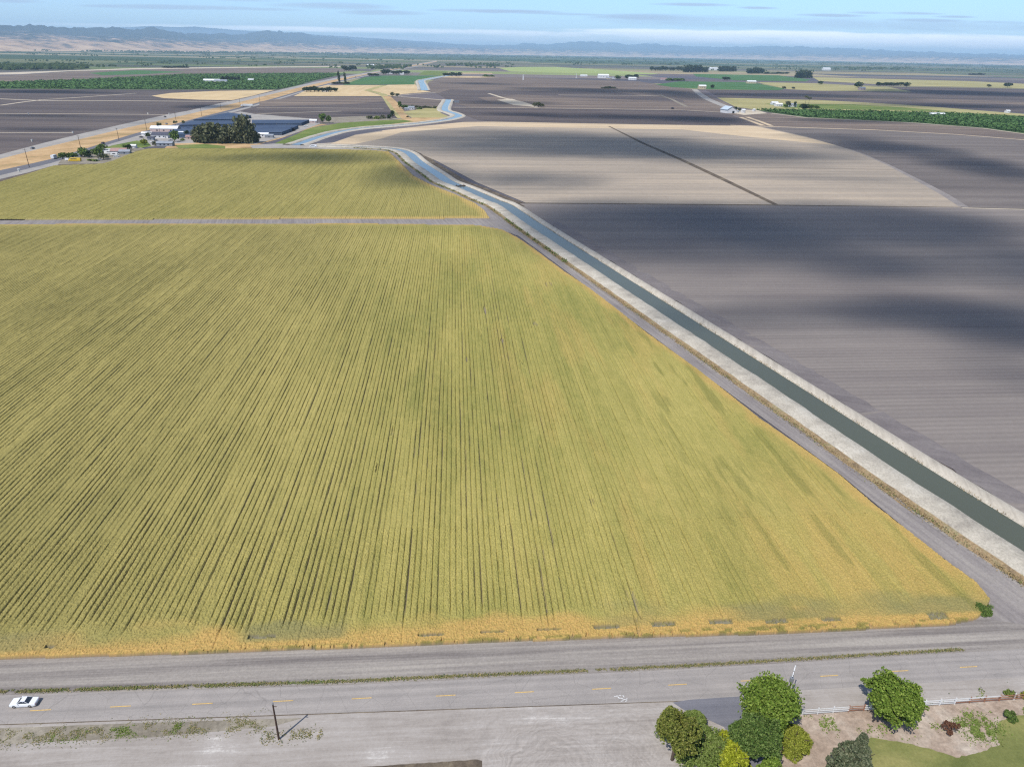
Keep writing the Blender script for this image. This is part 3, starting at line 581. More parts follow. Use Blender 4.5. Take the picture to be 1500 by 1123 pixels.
M['headland']=soil('headland_soil',lin(112,107,111),lin(124,119,122),lin(134,129,131),.05,(.05,.4),.5,rot=17,fine=1.2,fineamt=.1)
kk=[i for i in range(len(CA)) if CA[i][1]<420]
sweep('headland',CA[:kk[-1]],[(9.2,.335),(16.5,.335)],M['headland'],'disturbed headland strip of soil beside the right canal bank',1.2,seed=14)
# dark outer slope on the upper bend
ia=[i for i in range(len(CA)) if CA[i][1]>455 and CA[i][1]<750]
sweep('canal_slope',CA[ia[0]:ia[-1]],[(7.6,.95),(11.5,.12),(15.,.1)],M['bankdark'],'dark weedy outer slope of the canal bank',1.)
# check gate in the canal
gx,gy=at(674,273,.4); gr=empty('canal_gate',(gx,gy,0),R(-62)); tag(gr,'low dark check gate crossing the canal at its bend','gate')
MB().box(0,0,.75,.35,8.6,.5).build('beam',M['wood'],gr); 
for s in(-3,0,3): MB().box(0,s,1.3,.3,.3,1.1).build('post',M['wood'],gr)
# ------------------------------------------------------------------ leaf-cluster builder
def quads(P,size,seed,flat=0.,aspect=1.):
    r=np.random.default_rng(seed); n=len(P); nrm=r.normal(size=(n,3)); nrm[:,2]=np.abs(nrm[:,2])+flat; nrm/=np.linalg.norm(nrm,axis=1)[:,None]
    a=np.cross(nrm,r.normal(size=(n,3))); a/=np.linalg.norm(a,axis=1)[:,None]; b=np.cross(nrm,a)
    s=(size*(.6+.8*r.random(n)))[:,None]; a=a*s*aspect; b=b*s
    q=np.stack([P-a*.9-b*.4,P+b*-.9+a*.2,P+a*.9+b*.3,P+b*.9-a*.3],1)
    return q.reshape(-1,3), np.arange(4*n).reshape(n,4)
def crown_pts(seed,n,w,h,z0,lobes,shape='round'):
    r=np.random.default_rng(seed); out=[]; cs=[]
    for i in range(lobes):
        d=r.normal(size=3); d/=np.linalg.norm(d); 
        if d[2]<-.5: d[2]*=-.6
        rr=.26+.50*r.random()**.8; c=np.array([d[0]*w/2*rr,d[1]*w/2*rr,z0+h*.48+d[2]*h/2*rr]); ls=(.20+.24*(1-rr/.76)+.16*r.random())
        if shape=='cone':
            t=((i+.5)/lobes)**1.15; a=i*2.4+r.random(); rad=(1-t)*w/2*.74; c=np.array([math.cos(a)*rad,math.sin(a)*rad,z0+t*h*.93]); ls=.09+.2*(1-t)
        if shape=='column':
            t=(i+.5)/lobes; a=r.random()*6.283; rad=w/2*.62*r.random()**.5; c=np.array([math.cos(a)*rad,math.sin(a)*rad,z0+h*(.08+.84*t)]); ls=.34+.2*r.random()
        if shape=='dome':
            t=r.random(); a=r.random()*6.283; rad=math.sqrt(1-t*t)*w/2*.7*r.random()**.4; c=np.array([math.cos(a)*rad,math.sin(a)*rad,z0+t*h*.6]); ls=.24+.12*r.random()
        cs.append((c,ls))
    per=n//lobes
    for c,ls in cs:
        d=r.normal(size=(per,3)); d/=np.linalg.norm(d,axis=1)[:,None]; rad=(.62+.42*r.random(per)**.7)[:,None]
        s=np.array([w*ls*.62,w*ls*.62,min(h,w)*ls*(.55 if shape!='column' else .5)]) if shape!='cone' else np.array([w*ls*.75,w*ls*.75,w*ls*.45])
        out.append(c+d*rad*s)
    P=np.concatenate(out); P=P[P[:,2]>max(.05,z0*.5)]; return P
def near_tree(name,label,cat,px,py,h,w,leaf,n=9000,size=.22,lobes=26,shape='round',z0=None,seed=1,aspect=1.,trunk=.25,group=None,flat=0.):
    x,y=at(px,py); root=empty(name,(x,y,ZN[0])); tag(root,label,cat,group)
    zz=(h*.12 if z0 is None else z0); P=crown_pts(seed,int(n*1.25),w,h-zz,zz,int(lobes*1.3),shape)
    q=vn(P[:,0]*1.5+P[:,2]*.9+seed,P[:,1]*1.5-P[:,2]*.7,seed); P=P[q>.27]
    P=P+np.stack([(vn(P[:,1]*.8,P[:,2]*.8,seed+1)-.5),(vn(P[:,0]*.8,P[:,2]*.8,seed+2)-.5),(vn(P[:,0]*.8,P[:,1]*.8,seed+3)-.5)*.8],1)*(.16*w)
    P[:,2]=np.maximum(P[:,2],.06); V,F=quads(np.concatenate([P,P[::3]+.05]),size*.86,seed+5,flat,aspect)
    link('crown',mesh_np('crown',V,F,M[leaf]),root)
    b=MB(); b.tube((0,0,0),(.1,0,h*.45),trunk,trunk*.6); r=random.Random(seed)
    for i in range(6):
        a=i*1.05+r.random(); b.tube((.05,0,h*(.15+.04*i)),(math.cos(a)*w*.3,math.sin(a)*w*.3,h*(.45+.06*i)),trunk*.45,.04,6)
    if shape!='round': b.tube((0,0,h*.4),(0,0,h*.9),trunk*.6,.04)
    b.build('trunk',M['bark'],root); return root
near_tree('broadleaf_tree','tall olive green tree at the left end of the garden clump','tree',984,1114,10.,6.2,'leaf_olive',17000,0.156,30,seed=3)
near_tree('spreading_shrub','pale green spreading shrub mound between olive tree and yellow shrubs','shrub',1028,1106,4.4,7.8,'leaf_pale',18700,0.156,24,'dome',.1,seed=4,trunk=.12)
near_tree('spreading_shrub','small pale green mound by the dark driveway entrance','shrub',1020,1063,2.2,4.4,'leaf_pale',6800,0.140,12,'dome',.1,seed=5,trunk=.08)
near_tree('golden_shrub','upper bright yellow green shrub beside the dark driveway tree','shrub',1066,1099,4.2,4.2,'leaf_yellow',6460,0.172,14,'dome',.1,seed=6,trunk=.08)
near_tree('golden_shrub','lower bright yellow green shrub at the photo bottom edge','shrub',1072,1126,4.6,5.6,'leaf_yellow',8160,0.172,16,'dome',.1,seed=7,trunk=.08)
near_tree('broadleaf_tree','large bright green tree in front of the pole with crossarm','tree',1119,1062,8.,8.8,'leaf_green',22100,0.179,34,seed=8,trunk=.3)
near_tree('broadleaf_tree','darker green tree standing in front of the bright one','tree',1102,1112,7.4,7.0,'leaf_deep',18700,0.164,30,seed=9)
near_tree('broadleaf_tree','small green tree hugging the driveway at the bottom edge','tree',1124,1144,4.4,3.6,'leaf_green',6800,0.156,14,seed=10,trunk=.12)
near_tree('round_bush','round lime green bush right of the driveway','bush',1162,1093,3.2,5.8,'leaf_lime',15300,0.133,22,'dome',.05,seed=12,trunk=.1)
near_tree('conifer_tree','dark conifer at the left corner of the lawn','tree',1245,1136,8.,6.4,'leaf_conifer',20400,0.156,60,'cone',.2,seed=13,aspect=1.4,trunk=.2)
near_tree('broadleaf_tree','large rounded green tree growing through the white fence','tree',1298,1054,7.2,8.8,'leaf_green',22100,0.172,32,seed=14,trunk=.3)
near_tree('dead_shrub','dead brown shrub in the mulch bed','shrub',1391,1073,1.7,2.9,'leaf_dead',1190,0.094,8,'dome',.5,seed=15,trunk=.06)
near_tree('round_bush','small dark green bush at the lawn corner','bush',1478,1052,1.5,2.5,'leaf_deep',3060,0.101,8,'dome',.05,seed=16,trunk=.05)
near_tree('weed_bush','grey green weedy bush outside the brown fence rails','bush',1478,1020,1.3,2.,'leaf_pale',1870,0.101,7,'dome',.05,seed=17,trunk=.05)
near_tree('round_bush','yellowish bush at the far right end of the fence','bush',1499,1022,1.3,2.,'leaf_lime',1870,0.101,7,'dome',.05,seed=18,trunk=.05)
near_tree('weed_bush','green bush at the right tip of the yellow crop','bush',1436,893,1.,4.2,'leaf_deep',3740,0.125,12,'dome',.05,seed=19,trunk=.04)
near_tree('sapling','thin grey green sapling left of the olive tree','sapling',968,1078,2.2,2.6,'leaf_pale',442,0.094,7,'dome',.4,seed=20,trunk=.03)
# ------------------------------------------------------------------ weeds (ground cover)
def weeds(name,label,pts,leaf,size,seed,hgt=.25):
    P=np.array(pts); r=np.random.default_rng(seed); P=P+np.c_[r.normal(size=(len(P),2))*.1,np.abs(r.normal(size=len(P)))*hgt]
    V,F=quads(P,size,seed+1,1.2); o=link(name,mesh_np(name,V,F,M[leaf])); tag(o,label,'weeds',None,'stuff')
def strip_pts(u0_,u1_,vf,width,n,seed,thr=.4,sc=4.):
    r=np.random.default_rng(seed); u=r.uniform(u0_,u1_,n); v=vf(u)+r.normal(size=n)*width; k=fbm(u/sc,v/sc,seed)>thr; u=u[k];v=v[k]; x,y=uv2w(u,v); return np.stack([x,y,np.full(len(x),ZN[0])],1)
vline=lambda u: np.interp(u,[-120,-70.5,-19,35,92,200],[83.6,82.6,81.6,81.5,82.4,85])
weeds('weeds','green and straw weeds lining the far edge of the road',strip_pts(-110,84,vline,.15,15000,31,.30,1.6),'weed_mix',.085,32,.08)
weeds('weeds','greener weed clumps lining the left part of the road',strip_pts(-110,-10,vline,.13,6000,33,.5,3.),'weed',.085,34,.08)
yl=lambda u: np.interp(u,[-110,-70,-30,0],[74.6,74.3,74.6,75])
weeds('weeds','patchy green weeds on the left shoulder of the road',strip_pts(-110,-29,yl,.85,15000,35,.52,1.1),'weed_mix',.07,36,.04)
weeds('weeds','deep green weed patches on the left shoulder',strip_pts(-80,-38,yl,.6,8000,37,.6,2.2),'leaf_pale',.08,38,.05)
pu,pv=atuv(425,1080); weeds('weeds','dry scrub around the foot of the leaning shadow pole',strip_pts(pu-4,pu+4.5,lambda u:u*0+pv,.6,1100,39,.4,.8),'weed_mix',.075,40,.08)
mu=lambda u:u*0+68.5
weeds('weeds','sparse green weeds in the mulch bed behind the fence',strip_pts(43,90,lambda u:u*0+69.3,1.3,5200,41,.63,2.),'leaf_pale',.12,42,.08)
r_=np.random.default_rng(8); cu_,cv_=atuv(1432,1066); U_=cu_+r_.normal(size=5200)*1.5; V_=cv_+r_.normal(size=5200)*1.1; k_=fbm(U_/.9,V_/.9,66)>.47; X_,Y_=uv2w(U_[k_],V_[k_])
weeds('weeds','ragged grassy patch in the mulch bed near the lawn',np.stack([X_,Y_,np.full(len(X_),ZN[0])],1),'leaf_pale',.1,67,.06)
weeds('weeds','sparse weeds on the gravel shoulder outside the fence',strip_pts(64,92,lambda u:u*0+73.8,.7,1500,43,.68,1.4),'weed',.12,44,.1)
def canal_weeds(name,label,s,wid,n,leaf,size,seed,thr,i0=0,i1=None,hgt=.3,z=.3):
    r=np.random.default_rng(seed); i1=i1 or len(CA)-1; t=i0+(i1-i0)*r.random(n)**1.0; i=np.clip(t.astype(int),0,len(CA)-2); f=(t-i)[:,None]
    c=CA[i]*(1-f)+CA[i+1]*f; c=c+NA[i]*(s+r.normal(size=n)*wid)[:,None]; k=vn(t*.6,t*0,seed)*.6+.4*r.random(n)>thr; c=c[k]
    weeds(name,label,np.c_[c,np.full(len(c),z)],leaf,size,seed+1,hgt)
k450=next(i for i in range(len(CA)) if CA[i][1]>500)
canal_weeds('weeds','straw coloured weeds along the foot of the left canal bank',-12.6,.75,26000,'weed_dry',.13,51,.3,0,k450,.2,.25)
canal_weeds('weeds','green weeds scattered along the foot of the left canal bank',-12.8,.8,12000,'weed',.13,53,.5,0,len(CA)-8,.2,.25)
canal_weeds('weeds','dark green bushes along the upper canal bank',-12.2,.7,5000,'leaf_deep',.3,55,.55,k450-60,len(CA)-14,.4,.4)
canal_weeds('weeds','dry reeds fringing the right waterline of the canal',4.3,.22,9000,'weed_dry',.13,57,.35,0,k450,.22,.45)
# ------------------------------------------------------------------ far tree library
def far_mesh(seed,kind):
    n,sz,lob=(420,.075,13)
    if kind=='tall': P=crown_pts(seed,620,.95,.98,.03,16,'column')
    elif kind=='conifer': P=crown_pts(seed,n,.9,.9,.08,24,'cone')
    elif kind=='dome': P=crown_pts(seed,n,1,.9,.02,12,'dome')
    elif kind=='palm': P=crown_pts(seed,220,1,.22,.78,8)
    else: P=crown_pts(seed,n,1,.92,.05,lob)
    return quads(P,sz,seed)
FAR={}
def far_tree(name,label,px,py,h,w,leaf='leaf_far',kind='round',group=None,z=None,cat='tree'):
    sd=random.randint(0,3); key=(kind,leaf,sd)
    if key not in FAR:
        V,F=far_mesh(100+sd*7+len(kind),kind); FAR[key]=(mesh_np('crown',V,F,M[leaf]),MB().tube((0,0,0),(0,0,.5 if kind!='palm' else .85),.035,.02,6).mesh('trunk',M['bark']))
    x,y=at(px,py); root=empty(name,(x,y,0),random.random()*6,(w,w,h)); tag(root,label,cat,group)
    link('crown',FAR[key][0],root); link('trunk',FAR[key][1],root); return root
ORD=['first','second','third','fourth','fifth','sixth','seventh','eighth','ninth','tenth','eleventh','twelfth','thirteenth','fourteenth','fifteenth','sixteenth','seventeenth','eighteenth','nineteenth','twentieth']
def row(name,x0,x1,y,n,h,w,leaf,kind,desc,y1=None):
    for i in range(n):
        t=(i+.5)/n; px=x0+(x1-x0)*t+random.uniform(-.3,.3)*(x1-x0)/n; py=(y if y1 is None else y+(y1-y)*t)+random.uniform(-.12,.12)
        k=random.uniform(.75,1.15); far_tree(name,'%s from left of the %s'%(ORD[i],desc),px,py,h*k,w*random.uniform(.85,1.2),leaf,kind,desc)
# windbreak
wb=[(289,209,15,11),(298,210,17,12),(308,210.5,19,12),(318,210,19,13),(329,210.5,17,12),(338,210,15,10),(347,210.5,17,12),(356,210.5,24,12),(363,210.5,26,11),(369,210,18,9),(376,209,11,9)]
for i,(px,py,h,w) in enumerate(wb): far_tree('eucalyptus_tree','%s from left of the tall grey green trees in the windbreak'%ORD[i],px,py,h,w*1.25,'leaf_grey','tall','grey green windbreak trees beside the nursery')
for px,py,h,w,lf_,kd,lab in[(92,233.5,6.5,8,'leaf_deep','round','leftmost dark tree behind the yellow bus'),(101,232.6,5.5,8,'leaf_deep','round','second dark tree from left behind the yellow bus'),(108,232,5.5,7,'leaf_deep','round','third dark tree from left behind the yellow bus'),
 (124,230,9,10,'leaf_deep','round','dark tree beside the small blue roofed shed'),(131,231,7,8,'leaf_far','round','dark tree just left of the white trailers'),(143,230,9,11,'leaf_deep','round','tall dark tree in the middle of the trailer yard'),(150,223,8,10,'leaf_deep','round','bright topped tree behind the trailer yard'),
 (152,234,6,9,'leaf_grey','round','grey green tree nearest the yellow field by the trailers'),(133,236,3,8,'leaf_pale','dome','pale green shrub beside the yellow bus'),(140,236.5,2.5,7,'leaf_pale','dome','pale green shrub right of the bus yard'),
 (184,219,5,5,'leaf_deep','round','left tree of the pair beside the white shed'),(190,219.5,5.5,6,'leaf_far','round','right tree of the pair beside the white shed'),(212,213,7,7,'leaf_lime','round','yellowish tree in the green paddock'),
 (256,208,13,10,'leaf_deep','round','round bright green tree among the farm buildings'),(275,201,8,7,'leaf_far','round','dark tree right of the round green one'),(268,206,4,6,'leaf_pale','dome','pale shrub beside the round green tree'),
 (375,203,6,9,'leaf_green','round','light green tree at the right end of the windbreak'),(398,198,3,8,'leaf_far','dome','low dark bush beside the shade houses'),
 (473,180.6,14,11,'leaf_deep','round','taller tree of the pair beside the green bank'),(482,180.6,11,9,'leaf_deep','round','shorter tree of the pair beside the green bank'),
 (586,160,14,8,'leaf_deep','round','dark tree left of the distant white farmhouse'),(593,160.6,9,13,'leaf_deep','round','bushy tree touching the distant white farmhouse'),(614,160,5,12,'leaf_deep','dome','bush right of the distant white farmhouse'),
 (575,141.6,10,13,'leaf_grey','round','left tree of the pair at the ditch bend'),(582,142,8,11,'leaf_grey','round','right tree of the pair at the ditch bend'),(597,172,3,5,'leaf_grey','dome','tiny bush on the sandy margin'),
 (542,174,6,15,'leaf_grey','dome','leftmost shrub of the row above the green bank'),(552,174.4,6,12,'leaf_pale','dome','second shrub of the row above the green bank'),(561,174,9,11,'leaf_grey','dome','third shrub of the row above the green bank'),(570,174,8,9,'leaf_far','dome','fourth shrub of the row above the green bank'),(575,173,12,8,'leaf_far','round','rightmost tall shrub above the green bank'),
 (783,157,9,12,'leaf_grey','round','left tree of the small clump by the curved lane'),(789,157.4,10,12,'leaf_grey','round','middle tree of the small clump by the curved lane'),(794,157.6,8,9,'leaf_grey','round','right tree of the small clump by the curved lane'),
 (1077,163,9,7,'leaf_far','round','dark tree right beside the white barn'),(1083,163.6,7,6,'leaf_far','round','small dark tree between barn and sheds'),
 (1154,157,13,12,'leaf_grey','round','tall tree between the two white farmhouses'),(1164,157,12,6,'leaf_far','round','narrow tree right of the white farmhouse'),(1151,158,7,10,'leaf_deep','round','low tree in front of the farm buildings'),
 (1176,161.5,13,21,'leaf_far','round','broad dark tree at the top of the orchard'),(1187,161,10,16,'leaf_deep','round','second broad dark tree at the top of the orchard'),(1195,161,9,14,'leaf_deep','round','third dark tree at the top of the orchard'),
 (1179,155,19,9,'leaf_grey','palm','left palm above the broad dark trees'),(1184,155,17,9,'leaf_grey','palm','right palm above the broad dark trees'),
 (1043,130.4,14,12,'leaf_far','round','dark tree right of the cream farmhouse'),(1257,129,22,30,'leaf_far','round','lone dark tree beside the bright yellow green field'),(1201,124.4,15,20,'leaf_far','round','small dark tree at the tip of the green field'),
 (1328,127.6,18,26,'leaf_far','round','dark tree at the start of the long dark field'),(1476,128.4,20,34,'leaf_far','round','dark clump tree near the right edge of view'),(1448,128,12,20,'leaf_grey','round','small tree left of the right edge clump'),
 (904,117,18,30,'leaf_deep','round','round green tree between the white farm buildings'),(1148,131,10,14,'leaf_grey','round','small tree on the lane beyond the green field'),(1162,131,8,12,'leaf_grey','round','tiny tree beside the pale lane house')]:
    far_tree('farm_tree' if kd!='palm' else 'palm_tree',lab,px,py,h,w,lf_,kd,None)
for i,(px,py,h) in enumerate([(235.5,201,15),(258.5,193,12),(270,193,12)]):
    far_tree('palm_tree',['palm tree standing before the long white shed','left palm of the pair behind the long white shed','right palm of the pair behind the long white shed'][i],px,py,h,5.5,'leaf_grey','palm','palms around the farm buildings')
for i,(px,py,h) in enumerate([(497,121.5,30),(506,121.5,26)]): far_tree('cypress_tree',['left tall thin tree standing beside the highway','right tall thin tree standing beside the highway'][i],px,py,h,8,'leaf_far','tall')
row('shade_tree',448,493,135,8,13,17,'leaf_far','round','dark trees around the farmhouse in the stubble field')
row('low_tree',488,512,123,5,8,20,'leaf_far','dome','low bushes at the foot of the two thin trees')
row('shade_tree',541,555,112,4,14,18,'leaf_far','round','trees left of the highway hamlet')
row('shade_tree',558,598,109.5,8,20,26,'leaf_far','round','trees around the highway hamlet')
row('garden_tree',597,638,157,10,6,9,'leaf_grey','dome','reddish hedge trees behind the distant white farmhouse',159)
row('shade_tree',502,518,104.4,4,26,34,'leaf_far','round','dark trees left of the highway near the horizon')
row('shade_tree',650,674,112,6,17,24,'leaf_far','round','dark trees by the far canal')
row('low_tree',708,722,112.6,3,12,26,'leaf_deep','dome','low green bushes on the straw strip')
row('shade_tree',324,350,118.6,7,15,16,'leaf_far','round','dark trees among the orchard buildings')
row('shade_tree',1003,1034,106,8,34,42,'leaf_far','tall','dense dark grove near the right hand hills')
row('shade_tree',1053,1076,105,6,28,38,'leaf_far','tall','dark grove left of the sandy knoll')
row('shade_tree',1094,1118,108,6,30,36,'leaf_far','tall','dark grove right of the sandy knoll')
row('shade_tree',1120,1154,108.4,8,16,36,'leaf_far','dome','long low hedge right of the sandy knoll')
row('shade_tree',1166,1187,114.6,7,30,34,'leaf_far','tall','grey grove at the end of the green field')
row('shade_tree',952,1000,104,9,28,44,'leaf_far','round','scattered dark trees left of the grove')
row('shade_tree',918,934,117,4,22,30,'leaf_far','round','trees behind the white farm house')
row('shade_tree',975,998,118.4,6,15,30,'leaf_deep','dome','green shrubs left of the bright green field')
row('shade_tree',884,900,129.8,5,8,22,'leaf_grey','dome','grey bushes among the bare yard in the brown field')
row('shade_tree',1284,1320,126.2,9,16,22,'leaf_far','round','row of dark trees before the long dark field')
row('shade_tree',1420,1442,110,6,18,40,'leaf_far','dome','small dark trees near the right horizon')
row('shade_tree',1060,1067,117.8,2,14,26,'leaf_far','round','pair of small trees before the green field')
row('shade_tree',240,272,99.6,6,12,50,'leaf_far','dome','dots of scrub beyond the orchard')
# ------------------------------------------------------------------ orchards and far woodland (uncountable)
def masses(name,label,poly_px,su,sv,h,w,leaf,rot=0,jit=.25,thin=1.,n=26,cat='orchard',asp=1.,flat=0.):
    P=[atuv(*p) for p in poly_px]; us=[p[0] for p in P];vs=[p[1] for p in P]
    U,V=np.meshgrid(np.arange(min(us),max(us),su),np.arange(min(vs),max(vs),sv)); r=np.random.default_rng(len(poly_px)+int(su))
    U=U+r.normal(size=U.shape)*jit*su*.3;V=V+r.normal(size=V.shape)*jit*sv*.3
    k=inpoly(U,V,P)&(r.random(U.shape)<thin); U=U[k];V=V[k]; m=len(U)
    d=r.normal(size=(m,n,3)); d/=np.linalg.norm(d,axis=2)[...,None]; s=(.75+.5*r.random(m))[:,None]
    x,y=uv2w(U,V); Pt=np.empty((m,n,3)); Pt[...,0]=x[:,None]+d[...,0]*w/2*s*asp; Pt[...,1]=y[:,None]+d[...,1]*w/2*s; Pt[...,2]=h*.55*s+d[...,2]*h*.42*s
    Vv,F=quads(Pt.reshape(-1,3),w*.24,5,flat); o=link(name,mesh_np(name,Vv,F,M[leaf])); tag(o,label,cat,None,'stuff'); return m
n1=masses('orchard','wide green orchard in rows beyond the highway',[(-60,123.5),(0,121.4),(130,117.4),(270,109.8),(400,108.6),(478,108),(500,109),(455,119),(428,127),(403,131),(210,131),(0,129.8),(-60,130)],14,10,3.6,10.5,'leaf_orchard',thin=.96,n=10,flat=1.6)
n2=masses('orchard','long dark green orchard on the right beyond the brown fields',[(1110,161.4),(1260,163.6),(1400,167.4),(1500,172.4),(1590,178),(1590,204.5),(1500,195),(1440,187),(1340,179.4),(1180,171.6),(1134,165)],8.5,6.,3.6,5.8,'leaf_orchard',n=16,flat=1.4)
def woods(name,label,spec,leaf):
    r=np.random.default_rng(99); Pts=[];S=[]
    for (x0,x1,y0,y1,n,h,w,m) in spec:
        for _ in range(n):
            a=r.uniform(x0,x1); yy=r.uniform(y0,y1); hx=61.6+.0204*a   # keep the band parallel to the horizon
            c=at(a,yy+.0204*(a-(x0+x1)/2)*0,0); d=r.normal(size=(m,3)); d/=np.linalg.norm(d,axis=1)[:,None]
            k=.6+.8*r.random(); Pts.append(np.stack([c[0]+d[:,0]*w*k,c[1]+d[:,1]*w*k*.5,h*.5*k+np.abs(d[:,2])*h*.5*k],1)); S.append(np.full(m,h*.45))
    P=np.concatenate(Pts);s=np.concatenate(S); r2=np.random.default_rng(5); n=len(P)
    V=np.empty((n,4,3)); wv=(s*1.1)[:,None]*np.array([1,0,0]); up_=s[:,None]*np.array([0,0,1.]); dp=(s*1.2)[:,None]*np.array([0,1.,0])
    V[:,0]=P-wv-up_-dp*.3;V[:,1]=P+wv-up_*.8+dp*.3;V[:,2]=P+wv*.7+up_+dp;V[:,3]=P-wv*.7+up_*.8+dp
    V[...,2]=np.maximum(V[...,2],0.); o=link(name,mesh_np(name,V.reshape(-1,3),np.arange(4*n).reshape(n,4),M[leaf])); tag(o,label,'woodland',None,'stuff')
def hb(x): return 61.6+.0204*x
sp=[]
for x in range(-60,1560,60):
    # thick belt in front of the hills: distance shrinks on the left
    d=np.interp(x,[0,300,600,1000,1500],[9.5,8.3,5.4,4.6,5.2]); sp.append((x,x+60,hb(x)+d,hb(x)+d+3.6,46,15,70,7))
    sp.append((x,x+60,hb(x)+d+3,hb(x)+d+10,7,10,34,6))
woods('distant_woodland','blue dark tree belts and orchards in front of the hills',sp,'leaf_far')
sp=[(-40,30,99,103,80,10,14,10),(30,110,98.4,102.4,95,11,14,10),(85,126,99.6,101.5,26,10,12,9)]
woods('grove','dark grove at the far left edge of the plain',sp,'leaf_far')
sp=[(0,480,88,99,60,8,26,5),(480,760,92,101,34,9,22,5),(655,730,96,97.5,22,12,24,6),(800,1000,90,96,30,12,30,6),(1240,1340,100,103,30,13,30,6),(1000,1500,99,106,50,10,34,5),(540,600,98,102,20,12,30,6)]
woods('hedgerows','scattered hedges and tree dots across the far plain',sp,'leaf_far')
# ------------------------------------------------------------------ buildings
def house(name,label,px,py,w,d,h,rz,wall,roof,cat='building',flat=False,rh=None,nwin=3,door=True,z=0.,group=None):
    x,y=at(px,py); root=empty(name,(x,y,z),rz); tag(root,label,cat,group); rh=rh or d*.22
    b=MB().box(0,0,h/2,w,d,h)
    if not flat:
        for s in(-1,1): b.face((s*w/2,-d/2,h),(s*w/2,d/2,h),(s*w/2,0,h+rh))
    b.build('wall',M[wall],root); e=.4; r=MB()
    if flat: r.box(0,0,h+.15,w+.6,d+.6,.3)
    else:
        for s in(-1,1):
            a=(-w/2-e,s*(d/2+e),h-.12);bb=(w/2+e,s*(d/2+e),h-.12);c=(w/2+e,0,h+rh+.1);dd=(-w/2-e,0,h+rh+.1)
            r.face(a,bb,c,dd); r.face(*[(p[0],p[1],p[2]+.18) for p in(a,bb,c,dd)]); r.face(a,bb,(bb[0],bb[1],bb[2]+.18),(a[0],a[1],a[2]+.18))
    r.build('roof',M[roof],root)
    for i in range(nwin):
        t=(i+1)/(nwin+1)-.5
        MB().box(t*w,-d/2-.03,h*.55,min(1.6,w*.12),.08,h*.3).build('window',M['glass'],root)
    if door: MB().box(w*.5*.72,-d/2-.04,h*.36,1.3,.1,h*.7).build('door',M['wall_grey'],root)
    return root
A0=ANG
house('shed','long white roofed shed behind the farm buildings',243,193.5,30,11,4.2,A0,'wall_pink','roof_white')
house('farmhouse','dark roofed farmhouse before the long white shed',237,202,17,11,3.4,A0,'wall_white','roof_dark')
house('shed','grey blue roofed open shed nearest the yellow field',243,214,15,7,3.,A0,'wall_grey','roof_grey')
house('outbuilding','small white outbuilding left of the dark roofed farmhouse',213,199,6,5,2.8,A0,'wall_white','roof_white',nwin=1)
house('outbuilding','white outbuilding right of the round green tree',267,198.5,6,5,3,A0,'wall_white','roof_white',nwin=1)
house('outbuilding','second white outbuilding right of the round green tree',272.5,200,4.5,4,2.6,A0,'wall_white','roof_grey',nwin=1)
house('outbuilding','pinkish low building beside the windbreak',280,204.5,9,6,3,A0,'wall_pink','roof_pink',nwin=2)
house('farmhouse','pink roofed house beside the trailer yard',176,225.5,13,9,3,A0+.1,'wall_white','roof_pink')
house('shed','grey roofed annex right of the pink roofed house',184,226,9,6,2.6,A0+.1,'wall_grey','roof_grey',nwin=1)
house('shed','small white shed between the paired trees and ditch',196.5,217.5,5,4,2.7,A0,'wall_white','roof_white',nwin=1)
house('shed','small blue roofed shed among the trailer yard trees',115.5,230,5,4,2.4,A0,'wall_grey','roof_grey',nwin=1)
house('shed','low blue grey roof beside the tall trailer yard tree',151,231.5,6,4,2.3,A0,'wall_grey','roof_grey',nwin=1)
house('tractor_shed','white topped shed at the end of the shade houses',459.5,180.6,9,7,3.4,A0,'wall_pink','roof_white',nwin=1)
house('farmhouse','distant white farmhouse among trees by the canal bend',601,160.6,14,9,3.4,A0,'wall_white','roof_grey')
house('shed','small grey shed left of the distant white farmhouse',596,161.6,7,6,2.6,A0,'wall_grey','roof_grey',nwin=1)
bn=house('barn','large white barn with dark open door on the canal road',1066.5,165.6,18,22,6.2,A0+.2,'wall_white','wall_blue',rh=5,nwin=0,door=False)
for o_ in bn.children:
    if o_.name.startswith('roof'): bpy.data.objects.remove(o_)
o_=[c for c in bn.children if c.name.startswith('wall')][0]; bpy.data.objects.remove(o_)
b=MB().box(0,0,3.1,18,22,6.2); 
for s in(-1,1): b.face((-9,s*11,6.2),(9,s*11,6.2),(0,s*11,11))
b.build('wall',M['wall_white'],bn); r=MB()
for s in(-1,1): r.face((s*9.8,-11.8,5.8),(s*9.8,11.8,5.8),(0,11.8,11.1),(0,-11.8,11.1)); r.face((s*9.8,-11.8,6.05),(s*9.8,11.8,6.05),(0,11.8,11.35),(0,-11.8,11.35))
r.build('roof',M['wall_blue'],bn); MB().box(3.4,-11.06,2.,4,.15,4).build('door',M['black'],bn)
house('outbuilding','white box shed right of the large barn',1088,165.6,6,6,5,A0+.2,'wall_white','roof_white',nwin=1)
house('outbuilding','tiny white shed farthest right of the barn',1104,163.4,4,4,3.4,A0+.2,'wall_white','roof_white',nwin=1)
house('outbuilding','small white shed in the gap beside the barn trees',1080,165.4,4,4,3,A0+.2,'wall_white','roof_grey',nwin=1)
house('farmhouse','left white farmhouse of the pair beyond the orchard',1134,153.6,14,9,4,A0,'wall_white','roof_white')
house('farmhouse','middle white farm building beyond the orchard',1140,156,14,9,4,A0,'wall_white','roof_white')
house('farmhouse','right white farmhouse beneath the narrow tree',1160,156.6,15,10,4.4,A0,'wall_white','roof_grey')
house('farmhouse','cream farmhouse at the top of the canal road',1028,130.4,22,14,8,A0,'wall_tan','roof_white')
house('farmhouse','white packing shed among the far farm buildings',883.5,114.8,44,20,11,A0,'wall_white','roof_white')
